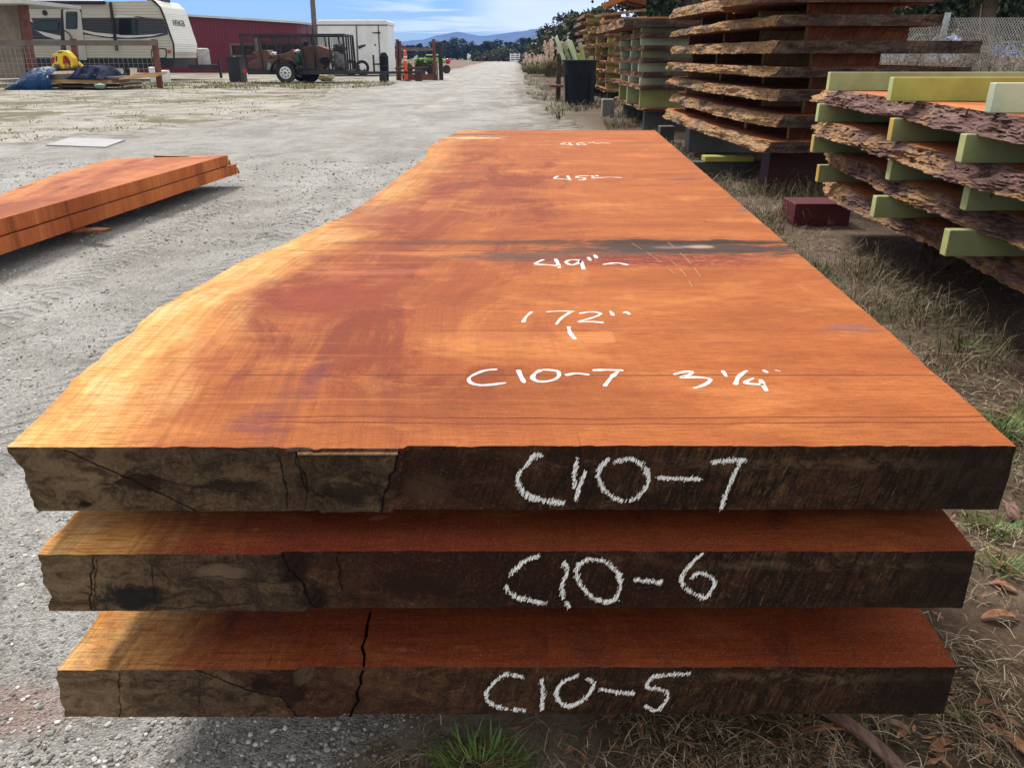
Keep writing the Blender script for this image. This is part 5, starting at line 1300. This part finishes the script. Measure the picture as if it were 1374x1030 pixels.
p=q3(1045,515,D+2.6);lump('yellow_sack',p[0],.14,D+2.6,.32,.15,.25,simple('cream_sack',(.50,.42,.25),.8,0,.3,4.),'cream and tan sack lying on the ground behind the caged trailer','sack',11.)
# --- white enclosed trailer
D=42.
wt=empty('box_trailer',(q2(850,360,D)[0],D,0),'white enclosed cargo trailer with a side door, standing right of the red building','trailer')
mb=MB();mb.prism([q2(*p,D) for p in ((670,345),(668,122),(1010,122),(1022,350))],D,D+2.3);mb.build('body',m_wht,wt)
ax=q2(1010,0,D)[0];bx=q2(1050,0,D+1.2)[0]
mb=MB();mb.prism([q2(*p,D) for p in ((668,121),(668,106),(676,99),(1002,98),(1014,104),(1016,121))],D-.04,D+2.34);mb.build('roof',m_wht,wt,bevel=.03)
mb=MB();mb.prism([q2(*p,D) for p in ((668,121),(1012,121),(1012,126),(668,126))],D-.02,D-.001);mb.prism([q2(*p,D) for p in ((668,121),(672,121),(676,346),(671,346))],D-.02,D-.001);mb.prism([q2(*p,D) for p in ((858,126),(864,126),(874,346),(866,346))],D-.02,D-.001);mb.prism([q2(*p,D) for p in ((965,126),(970,126),(982,346),(976,346))],D-.02,D-.001);mb.build('panel_seam',m_rail,wt)
mb=MB();mb.prism([q2(*p,D) for p in ((866,130),(963,130),(974,346),(876,346))],D-.03,D-.0005);dr=mb.build('door',m_wht,wt)
mb=MB();mb.prism([q2(*p,D) for p in ((870,224),(906,216),(906,224),(874,240))],D-.06,D-.031);mb.build('handle',m_blk,dr)
for zy in (158,310):
    mb=MB();mb.prism([q2(*p,D) for p in ((940,zy),(978,zy-2),(978,zy+6),(940,zy+5))],D-.05,D-.031);mb.build('hinge',m_blk,dr)
mb=MB();mb.prism([q2(*p,D) for p in ((949,215),(957,215),(957,223),(949,223))],D-.045,D-.031);mb.build('vent',m_blk,dr)
for zx in (808,868):
    c=q2(zx,0,D)[0];mb=MB();mb.lathe((c,D-.05,.37),[(.2,0),(.34,.01),(.37,.05),(.37,.2),(.3,.22)],24,axis='y');wv=mb.build('wheel',m_rubber,wt)
    mb=MB();mb.lathe((c,D-.05,.37),[(.05,-.04),(.20,-.02),(.22,.03)],20,axis='y');mb.build('rim',m_wht,wv)
mb=MB();mb.prism([q2(*p,D) for p in ((760,352),(780,318),(895,318),(912,352))],D-.08,D-.0);mb.build('mudguard',m_blk,wt)
mb=MB();mb.bar((q2(1040,0,D)[0],D+1.1,.5),(q2(1100,0,D)[0],D+1.1,.5),.1);mb.build('drawbar',m_blk,wt)
# utility pole
mb=MB();D=52.;a=PD(424,70,D);b=PD(418,-30,D);mb.tube([(a.x,D,0),(b.x,D,b.z+3)],[.17,.12],10);tag(mb.build('utility_pole',m_rail,None,loc=(a.x,D,0)),'wooden utility pole rising behind the left end of the white cargo trailer','pole')
# --- small things right of it
D=33.
c=P(524,104);c=Vector(((525.5-CX)/F*D*.985,D,0))
nb=empty('narrow_bin',c,'narrow tall black bin beside the white cargo trailer','bin')
mb=MB();h=q4(0,285,D)[1];mb.lathe(c,[(.14,0),(.15,.02),(.165,h*.5),(.172,h*.9),(.17,h)],18);mb.build('bin_body',m_bin,nb)
mb=MB();mb.lathe(c,[(.18,h-.06),(.185,h-.02),(.15,h+.05),(.10,h+.14),(.05,h+.16)],18);mb.build('lid',m_bin,nb)
for k in (.35,.6):
    mb=MB();mb.lathe(c,[(.175,h*k),(.18,h*k+.02),(.175,h*k+.04)],18);mb.build('band',m_blk,nb)
c=Vector((q4(206,480,D)[0],D,0));h=q4(0,225,D)[1]
dl=empty('delineator_post',c,'bright orange delineator post with white bands standing by the narrow bin','delineator post')
mb=MB();mb.lathe(c,[(.2,0),(.2,.03),(.08,.05),(.075,.06)],12);mb.build('base',m_blk,dl)
mb=MB();mb.lathe(c,[(.07,.061),(.075,h*.5),(.062,h-.12),(.06,h-.02),(.03,h)],12);mb.build('tube',m_orange,dl)
for k in (.66,.76):
    mb=MB();mb.lathe(c,[(.076,h*k),(.076,h*k+.06)],12);mb.build('reflective_band',m_wht,dl)
D=34.
gf=empty('post_and_rail_fence',(q4(300,450,D)[0],D,0),'open red-brown post and rail fence between the white trailer and the road','fence')
for zx0,zx1,zt_ in ((118,128,125),(138,148,140),(455,468,122)):
    mb=MB();mb.bar((q4(zx1,450,D)[0],D,0),(q4(zx0,0,D)[0],D,q4(0,zt_,D)[1]),.12,.12);mb.build('post',m_rpost,gf)
mb=MB();z=q4(0,216,D)[1];mb.box(q4(148,0,D)[0],q4(450,0,D)[0],D-.11,D-.065,z-.06,z+.06);mb.build('rail',m_rail,gf)
mb=MB();mb.box(q4(150,0,D)[0],q4(475,0,D)[0],D-.115,D-.065,.02,.24);ptag(mb.build('rail',m_rpost,gf),'low red-brown bottom rail')
mb=MB();mb.bar((q4(500,450,D)[0],D-.2,0),(q4(478,0,D)[0],D-.2,q4(0,330,D)[1]),.06,.06);mb.build('loose_stake',m_rail,gf)
mb=MB();mb.bar((q4(522,430,D)[0],D+.3,0),(q4(508,0,D)[0],D+.3,q4(0,158,D)[1]),.16,.16);tag(mb.build('black_post',m_blk,None,loc=(q4(515,0,D)[0],D+.3,0)),'thick black post at the roadside end of the rail fence','post')
mb=MB();x_=q4(300,0,D-1)[0];mb.box(x_-.13,x_+.13,D-1.1,D-.9,0,.5);mb.bar((x_-.9,D-1.,.46),(x_+.4,D-1.,.5),.06,.08);tag(mb.build('hitch_stand',m_dpost,None,loc=(x_,D-1,0),bevel=.01),'low rusty stand holding the trailer drawbar end','stand')
# green tractor beyond the fence
D=47.
tr=empty('green_tractor',(q4(430,380,D)[0],D,0),'lime green mower tractor with a pale canopy, partly hidden behind the rail fence','tractor')
mb=MB();mb.prism([q4(*p,D) for p in ((270,325),(275,300),(360,296),(450,300),(480,290),(530,300),(565,318),(568,345),(480,340),(400,330))],D,D+1.2);mb.build('bonnet',m_lime,tr,bevel=.05)
mb=MB();mb.prism([q4(*p,D) for p in ((390,272),(392,262),(495,262),(498,272))],D-.1,D+1.2);mb.build('canopy',simple('pale_yellow_canopy',(.6,.62,.3),.5,0,.1,2.),tr)
for zx in (410,485):
    mb=MB();mb.bar((q4(zx,0,D)[0],D+.6,q4(0,300,D)[1]),(q4(zx,0,D)[0],D+.6,q4(0,270,D)[1]),.06);mb.build('canopy_post',m_blk,tr)
for zx,r_ in ((568,.22),(420,.34),(330,.3)):
    c=q4(zx,0,D)[0];mb=MB();mb.lathe((c,D-.25,r_+.0),[(r_*.5,0),(r_,.03),(r_,.22),(r_*.6,.25)],18,axis='y');mb.build('wheel',m_rubber,tr)
mb=MB();mb.lathe((q4(583,0,D)[0],D-.1,q4(0,326,D)[1]),[(.06,-.12),(.12,-.08),(.15,0),(.12,.08),(.06,.12)],16,axis='y');mb.build('red_float',m_redp,tr)
# planters behind the rail fence
D=37.
for i,(zx,zw,zt_) in enumerate(((205,45,375),(322,55,340),(420,40,350))):
    c=Vector((q4(zx,0,D)[0],D,0));h=max(.25,q4(0,zt_,D)[1]);r=zw/6.87/F*D*.9
    pn=empty('potted_plant',c,('low green leafy plant in a dark pot behind the orange delineator','leafy plant in the biggest black tub behind the rail fence','sparse plant in a dark tub nearest the black post')[i],'potted plant','potted plants behind the rail fence')
    mb=MB();mb.lathe(c,[(r*.75,0),(r,h*.9),(r*1.06,h*.92),(r*1.06,h),(r*.9,h),(r*.85,h*.85)],18);mb.build('pot',m_blk,pn)
    rnd=random.Random(i);mb=MB()
    for _ in range(260):
        a=rnd.random()*6.28;blade(mb,c.x+r*.7*rnd.random()*math.cos(a),c.y+r*.7*rnd.random()*math.sin(a),h*.85,rnd.uniform(.15,.5),a,rnd.uniform(.1,1.2),.03,.8)
    mb.build('leaves',m_grs,pn,recalc=False)
# ---------------------------------------------------------------- far field things
D=125.
a=PD(685,83,D);b=PD(697,83,D);wb=empty('white_gate',((a.x+b.x)/2,D,0),'small white gate where the road ends, in front of the trees','gate')
for k in range(4):
    z=.12+k*.27;mb=MB();mb.box(a.x,b.x,D,D+.06,z,z+.15);mb.build('bar',m_wht,wb)
for xx in (a.x,b.x,(a.x+b.x)/2): mb=MB();mb.box(xx-.08,xx+.08,D-.1,D-.01,0,1.2);mb.build('post',m_wht,wb)
a=PD(629,80,110.);sg=empty('field_sign',(a.x,110,0),'tiny white sign on a post in the field left of the far road','sign')
mb=MB();mb.bar((a.x-.1,110,0),(a.x-.1,110,1.1),.15);mb.build('post',m_wht,sg)
mb=MB();mb.prism([(a.x-.25,.6),(a.x+.15,.5),(a.x+.3,.95),(a.x-.1,1.15)],109.8,109.9);mb.build('board',m_wht,sg)
# pampas grass
m_plume=mat('pampas_plume',lambda T:dict(c=T.ramp(rpi(T),[(0.,(.50,.36,.29)),(.6,(.78,.62,.53)),(1.,(.88,.78,.70))]),r=.9,spec=.1))
m_pblade=mat('pampas_blade',lambda T:dict(c=T.ramp(rpi(T),[(0.,(.10,.10,.03)),(.6,(.20,.19,.07)),(1.,(.34,.28,.13))]),r=.7,spec=.2))
def pampas(px,w_,h,D,npl,label,seed):
    global rnd
    rnd=random.Random(seed);c=Vector(((px-CX)/F*D,D,0));c.z=0
    e=empty('pampas_grass',c,label,'pampas grass','pampas grass clumps at the roadside')
    mb=MB()
    for _ in range(900):
        a=rnd.random()*6.28;q=w_*.45*rnd.random();blade(mb,c.x+q*math.cos(a),c.y+q*math.sin(a),0,h*rnd.uniform(.4,.85),a,rnd.uniform(.1,.7),.03,1.1)
    mb.build('leaves',m_pblade,e,recalc=False)
    for k in range(npl):
        mb=MB();a=rnd.random()*6.28;q=w_*.42*rnd.random()**.6;bx_,by_=c.x+q*math.cos(a),c.y+q*math.sin(a);hh=h*rnd.uniform(.78,1.08)
        tx=bx_+.25*math.cos(a)*w_*.5;ty=by_+.2*math.sin(a)
        mb.tube([(bx_,by_,.2),(lerp(bx_,tx,.6),lerp(by_,ty,.6),hh*.7),(tx,ty,hh*.9)],.012,4)
        for _ in range(60):
            t=rnd.random();zc=hh*(.62+.38*t);xc=lerp(bx_,tx,.4+.7*t);rr=.10*math.sin(math.pi*min(.98,t*.85+.12))+.02
            blade(mb,xc+rnd.gauss(0,rr*.5),lerp(by_,ty,t)+rnd.gauss(0,rr*.5),zc,.13*rnd.uniform(.6,1.2),rnd.random()*6.28,rnd.uniform(.1,.7),.035,.6)
        mb.build('plume',m_plume,e,recalc=False)
pampas(719,1.5,.98,46,14,'left pampas grass clump with short pink plumes beside the road',1)
pampas(741,1.1,1.62,40,12,'taller pampas grass clump with upright pale plumes nearer the bin',2)
pampas(708,.8,.8,50,5,'smallest pampas grass clump at the road edge, low and pinkish',3)
# ---------------------------------------------------------------- trees
def foliage(name,c1,c2,c3):
    return mat(name,lambda T:dict(c=T.ramp(rpi(T),[(0.,c1),(.55,c2),(1.,c3)]),r=.6,spec=.25))
m_fol=foliage('dark_oak_leaves',(.018,.032,.012),(.04,.062,.024),(.09,.11,.045))
m_fol2=foliage('blue_green_leaves',(.020,.036,.022),(.042,.062,.036),(.075,.10,.055))
m_fol3=foliage('olive_leaves',(.035,.045,.016),(.075,.085,.032),(.13,.13,.055))
m_trunk=simple('tree_bark',(.13,.10,.08),.95,0,.4,4.,.02)
def leafface(mb,c,s,r):
    n=Vector((r.gauss(0,1),r.gauss(0,1),r.gauss(0,1)+.4)).normalized();u=n.orthogonal().normalized();a=r.random()*6.28
    u=(u*math.cos(a)+n.cross(u)*math.sin(a));v=n.cross(u)
    k=len(mb.v);mb.v+=[tuple(c-u*s),tuple(c-v*s*.45),tuple(c+u*s),tuple(c+v*s*.45)];mb.f.append((k,k+1,k+2,k+3));mb.mi.append(0)
def tree(name,x,y,h,cr,nclump,nleaf,ls,mt,label,group,seed,cb=.25,flat=.7,trunkr=None,cs=.42,lim=5):
    r=random.Random(seed);c=Vector((x,y,0));e=empty(name,c,label,'tree',group)
    tr_=trunkr or h*.035
    mb=MB();top=Vector((x+r.gauss(0,.03*h),y,h*.7));mb.tube([c-Vector((0,0,.1)),c.lerp(top,.4)+Vector((r.gauss(0,.02*h),0,0)),top],[tr_*1.25,tr_*.8,tr_*.3],9)
    for k in range(lim):
        a=r.random()*6.28;b0=c.lerp(top,r.uniform(.3,.8));b1=b0+Vector((math.cos(a)*cr*.6,math.sin(a)*cr*.6,h*r.uniform(.08,.28)));mb.tube([b0,b0.lerp(b1,.5)+Vector((0,0,h*.03)),b1],[tr_*.5,tr_*.3,tr_*.12],6)
    mb.build('trunk',m_trunk,e)
    mb=MB()
    for k in range(nclump):
        a=r.random()*6.28;t=r.random();zc=h*(cb+(1-cb)*t*.92);rr=cr*math.sqrt(max(.05,1-((t-.38)/.68)**2))*r.random()**.45
        cc=Vector((x+rr*math.cos(a),y+rr*math.sin(a)*.8,zc));sR=cr*cs*r.uniform(.55,1.15)
        for _ in range(nleaf):
            d=Vector((r.gauss(0,1),r.gauss(0,1),r.gauss(0,1))).normalized()*sR*r.random()**.4;d.z*=flat
            leafface(mb,cc+d,ls*r.uniform(.6,1.3),r)
    mb.build('crown',mt,e,recalc=False)
G='far trees at the end of the road'
ORD='first second third fourth fifth sixth seventh eighth ninth tenth eleventh twelfth thirteenth fourteenth fifteenth sixteenth seventeenth eighteenth'.split()
far=[(560,158,3.8),(573,165,4.6),(584,172,3.6),(593,170,5.2),(604,175,5.6),(612,180,4.6),(619,178,6.2),(629,182,4.6),(637,178,5.0),(646,182,4.4),(655,178,5.6),(664,185,5.8),(673,182,5.6),(682,186,6.0),(690,190,4.8),(702,175,6.3),(711,172,6.6),(548,160,4.0)]
names_=['rounded dark tree','narrow dark tree','broad dark tree']
for i,(px,D,h) in enumerate(far):
    px_=(px-CX)/F*D*.986
    ord_=sorted(f[0] for f in far).index(px)+1
    tree('far_tree',px_,D,h*.66,h*(.20 if i%3==1 else .36),26,60,.26,m_fol2,f'{names_[i%3]} of the far row at the road end, {ORD[ord_-1]} from the left',G,300+i,cb=.08)
for i,(px,D,h,cr) in enumerate(((655,135,2.6,2.2),(668,132,3.0,2.6),(680,134,2.9,2.4),(692,138,2.3,1.6),(645,140,2.0,1.6))):
    tree('shrub_tree',(px-CX)/F*D*.986,D,h*.62,cr*.8,14,60,.22,m_fol3,['olive bush left of centre before the far trees','large rounded olive bush before the far trees','olive bush just left of the white gate','low olive bush behind the white gate','lowest olive bush at the left end of the bush row'][i],'olive bushes in front of the far trees',400+i,cb=.02)
for i,(px,D,h,cr) in enumerate(((722,70,1.5,1.3),(732,66,2.0,1.5),(742,62,2.2,1.6),(754,58,2.5,1.7),(766,54,2.6,1.6),(778,50,2.75,1.5),(790,48,2.8,1.5),(727,60,1.2,1.1),(757,48,1.6,1.4))):
    tree('roadside_oak',(px-CX)/F*D*.986,D,h*1.22,cr*1.1,26,110,.16,m_fol if i%2 else m_fol3,f'{["dark","olive"][1-i%2]} dense tree of the roadside thicket behind the bin, {["leftmost and low","second from the left","third from the left","middle and rounded","tall, left of the farthest stack","tall, just behind the farthest stack","mostly hidden behind the farthest stack","low bush behind the pampas grass","low bush behind the bin"][i]}','dense trees of the roadside thicket',500+i,cb=.03)
# big trees behind the right stacks, seen only as trunks and hanging boughs
def bigtree(x,y,h,tr_,lean,crowns,label,seed,ls=.10,n=900,mt=None):
    r=random.Random(seed);e=empty('large_tree',(x,y,0),label,'tree','big trees over the right fence')
    mb=MB();top=Vector((x+lean,y,h));mb.tube([(x,y,-.1),(x+lean*.2,y,h*.3),(x+lean*.5,y,h*.6),top],[tr_*1.3,tr_,tr_*.85,tr_*.4],12)
    for (cx_,cy_,cz_,R_) in crowns:
        c=Vector((cx_,cy_,cz_));b0=Vector((x+lean*.4,y,min(h*.55,cz_)));mb.tube([b0,b0.lerp(c,.5)+Vector((0,0,.25)),c],[tr_*.35,tr_*.22,.03],7)
    mb.build('trunk',m_trunk,e,smooth=True)
    mb=MB()
    for (cx_,cy_,cz_,R_) in crowns:
        for k in range(9):
            d=Vector((r.gauss(0,1),r.gauss(0,1),r.gauss(0,.6)));d=d.normalized()*R_*r.random()**.5;cc=Vector((cx_,cy_,cz_))+d
            for _ in range(n//9):
                q=Vector((r.gauss(0,.33),r.gauss(0,.33),r.gauss(0,.22)))*R_;leafface(mb,cc+q,ls*r.uniform(.6,1.3),r)
    mb.build('crown',mt or m_fol,e,recalc=False)
def C_(px,py,D,R_): p=PD(px,py,D);return (p.x,D,p.z,R_)
bigtree(PD(918,60,24).x,24,6.5,.30,.5,[C_(852,4,24,.6),(C_(875,14,24,.45)),C_(895,6,25,.8),C_(890,26,23.5,.35),C_(960,-30,24,1.4),C_(880,-25,24,1.),C_(930,-50,25,1.6)],'dark tree with a thick trunk behind the tall dark stack, boughs hanging left',61,ls=.09,n=1300)
bigtree(PD(1322,30,17).x,17,6,.26,-.6,[C_(1245,8,17,.55),C_(1275,-10,17,.7),C_(1320,-25,17.5,1.2),C_(1365,5,17.2,.5),C_(1235,22,17.5,.35),C_(1385,25,17.8,.5),C_(1260,-55,17,1.3),C_(1400,-20,17,1.1)],'grey-trunked tree leaning over the chain-link fence at the right edge',62,ls=.07,n=1500)
bigtree(PD(1235,30,30).x,30,6,.3,.4,[C_(1232,15,30,.9),C_(1255,22,30,.7),C_(1290,28,31,.8),C_(1330,30,31,.9),C_(1370,25,31,1.),C_(1230,-20,30,1.5),C_(1300,-5,31,1.5)],'shadowy tree farther off behind the chain-link fence',63,ls=.12,n=1200)
# ---------------------------------------------------------------- chain-link fence
D=13.2
CHS=.042
cf=empty('chain_link_fence',(6.5,D,0),'galvanised chain-link fence with dry vines growing through it at the upper right','fence')
zt0=PD(1265,24,D).z;mb=MB();x0,x1=4.6,9.6;s=CHS
def zig(up):
    k=x0
    while k<x1+zt0:
        a=(k,0.02);L=zt0-.02;b=(k-L*.62*up,zt0)
        pa=[max(x0,min(x1,v)) for v in (a[0],b[0])]
        # clip
        def zat(x): return a[1]+(x-a[0])/(b[0]-a[0])*(b[1]-a[1])
        if pa[0]!=pa[1]:
            z0_,z1_=zat(pa[0]),zat(pa[1])
            mb.bar((pa[0],D+.003*up,z0_),(pa[1],D+.003*up,z1_),.0042)
        k+=s
k0=x0
x0b=x0
x0=x0;zig(1)
x0s=x0;x0=x0-zt0
k=x0
while k<x1:
    a=(k,.02);b=(k+(zt0-.02)*.62,zt0)
    if b[0]>x0s:
        ax_=max(a[0],x0s);bx_=min(b[0],x1)
        f=lambda x:a[1]+(x-a[0])/(b[0]-a[0])*(b[1]-a[1])
        mb.bar((ax_,D-.004,f(ax_)),(bx_,D-.004,f(bx_)),.0042)
    k+=s
mb.build('wire_mesh',m_wire,cf)
for px in (1265,1480): mb=MB();q=PD(px,60,D);mb.tube([(q.x-.03,D+.06,0),(q.x+.02,D+.06,PD(1265,17,D).z)],.045,12);mb.build('post',m_galv,cf)
mb=MB();mb.tube([(4.6,D+.055,.12),(9.6,D+.055,.12)],.01,6);mb.build('tension_wire',m_galv,cf)
# dry brush on and behind the fence
m_brush=mat('dry_brush_twigs',lambda T:dict(c=T.ramp(rpi(T),[(0.,(.09,.075,.058)),(.5,(.20,.165,.125)),(1.,(.42,.36,.28))]),r=.9,spec=.1))
rnd=random.Random(77);mb=MB()
for _ in range(2600):
    x=rnd.uniform(4.2,9.8);y=D+rnd.uniform(-.5,1.6);z=rnd.uniform(0,1.25)*(1-.25*abs(fbm(x*.9,2.)))
    if z>1.15 and rnd.random()<.6: continue
    d=Vector((rnd.gauss(0,1),rnd.gauss(0,.5),rnd.gauss(0,.8))).normalized();p=Vector((x,y,z));q=[p];L=rnd.uniform(.15,.7)
    for k in range(4):
        p=p+d*L/4;d=(d+Vector((rnd.gauss(0,.35),rnd.gauss(0,.2),rnd.gauss(0,.3)-.08))).normalized();p.z=max(.01,p.z);q.append(p.copy())
    w_=rnd.uniform(.003,.008);mb.tube(q,[w_,w_*.9,w_*.8,w_*.6,w_*.3],3,cap=False)
for _ in range(16000):
    x=rnd.uniform(3.9,10.2);y=D+rnd.uniform(-.6,1.8)
    blade(mb,x,y,rnd.uniform(0,.85),rnd.uniform(.08,.28),rnd.random()*6.28,rnd.uniform(.1,1.5),.009,1.)
tag(mb.build('dry_brush',m_brush,recalc=False),'tangled dry grey-brown brush massed along the chain-link fence','brush',kind='stuff')
# roadside verge grass in the middle distance
rnd=random.Random(78);mb=MB()
for _ in range(9000):
    y=13+rnd.random()**1.4*32;x=redge(y)+rnd.random()**1.2*(1.5+y*.05)-.25
    if fbm(x*1.2,y*.5,2.)<-.02: continue
    blade(mb,x,y,hg(x,y),rnd.uniform(.05,.24),rnd.random()*6.28,rnd.uniform(.1,1.),.012,1.)
tag(mb.build('verge_grass',m_olv,recalc=False),'tufty olive and straw verge grass along the right side of the road','grass',kind='stuff')
rnd=random.Random(79);mb=MB()
for _ in range(15000):
    y=6+rnd.random()**1.1*28;x=-rnd.random()*y*.66-1.
    if x>ledge(y)+.4 and y<30 or fbm(x*.65,y*.75,33.)<.08: continue
    blade(mb,x,y,hg(x,y),rnd.uniform(.015,.05),rnd.random()*6.28,rnd.uniform(.3,1.3),.02,.8)
for _ in range(9000):
    y=25.5+rnd.random()*6;x=rnd.uniform(-17,-4)
    if fbm(x*.8,y*.7,13.)<-.1: continue
    blade(mb,x,y,hg(x,y),rnd.uniform(.04,.22),rnd.random()*6.28,rnd.uniform(.2,1.),.02,1.)
tag(mb.build('weeds',m_pblade,recalc=False),'thin olive and tan weeds growing in patches over the yard','weeds',kind='stuff')
# ---------------------------------------------------------------- hills and air
ridge=plin([(-200,74),(300,72),(480,64),(520,60),(545,56),(572,54),(585,48),(605,44.5),(618,43),(632,46),(642,49),(655,48),(672,46.5),(690,42.5),(710,40),(735,38.5),(760,38),(800,42),(900,50),(1100,55),(1500,60)])
DM=3400.
mb=MB();NXH=260;NYH=26
for j in range(NYH+1):
    for i in range(NXH+1):
        px=-250+1800*i/NXH;zc=PD(px,ridge(px),DM).z;t=j/NYH
        y=DM-900+t*900
        x=(px-CX)/F*DM*.93
        h=zc*(t**.75)*(1+.22*fbm(x*.006,y*.006,3.)*(1-t)*2)+ zc*.10*fbm(x*.012,y*.01,1.,5)*(1-(t-.5)**2)+zc*.03*fbm(x*.03,9.)
        mb.v.append((x,y,max(-2,h)))
for i in range(NXH+1):
    px=-250+1800*i/NXH;mb.v.append(((px-CX)/F*DM*.93,DM+400,-5))
for j in range(NYH+1):
    for i in range(NXH): k=j*(NXH+1)+i;mb.f.append((k,k+1,k+NXH+2,k+NXH+1));mb.mi.append(0)
tag(mb.build('hills',simple('hill_scrub',(.10,.085,.045),.95,0,.5,.008),recalc=False,smooth=True),kind='structure')
hz=MB();hz.box(-3500,3500,-60,DM+500,-8,260)
ho=hz.build('haze',[],None,recalc=True);tag(ho,kind='stuff')
hm=bpy.data.materials.new('haze_air');hm.use_nodes=True;n_=hm.node_tree;n_.nodes.clear()
pv_=n_.nodes.new('ShaderNodeVolumePrincipled');pv_.inputs['Color'].default_value=(.13,.36,1,1);pv_.inputs['Density'].default_value=.00028;pv_.inputs['Anisotropy'].default_value=.2
on_=n_.nodes.new('ShaderNodeOutputMaterial');n_.links.new(pv_.outputs[0],on_.inputs['Volume']);ho.data.materials.append(hm)
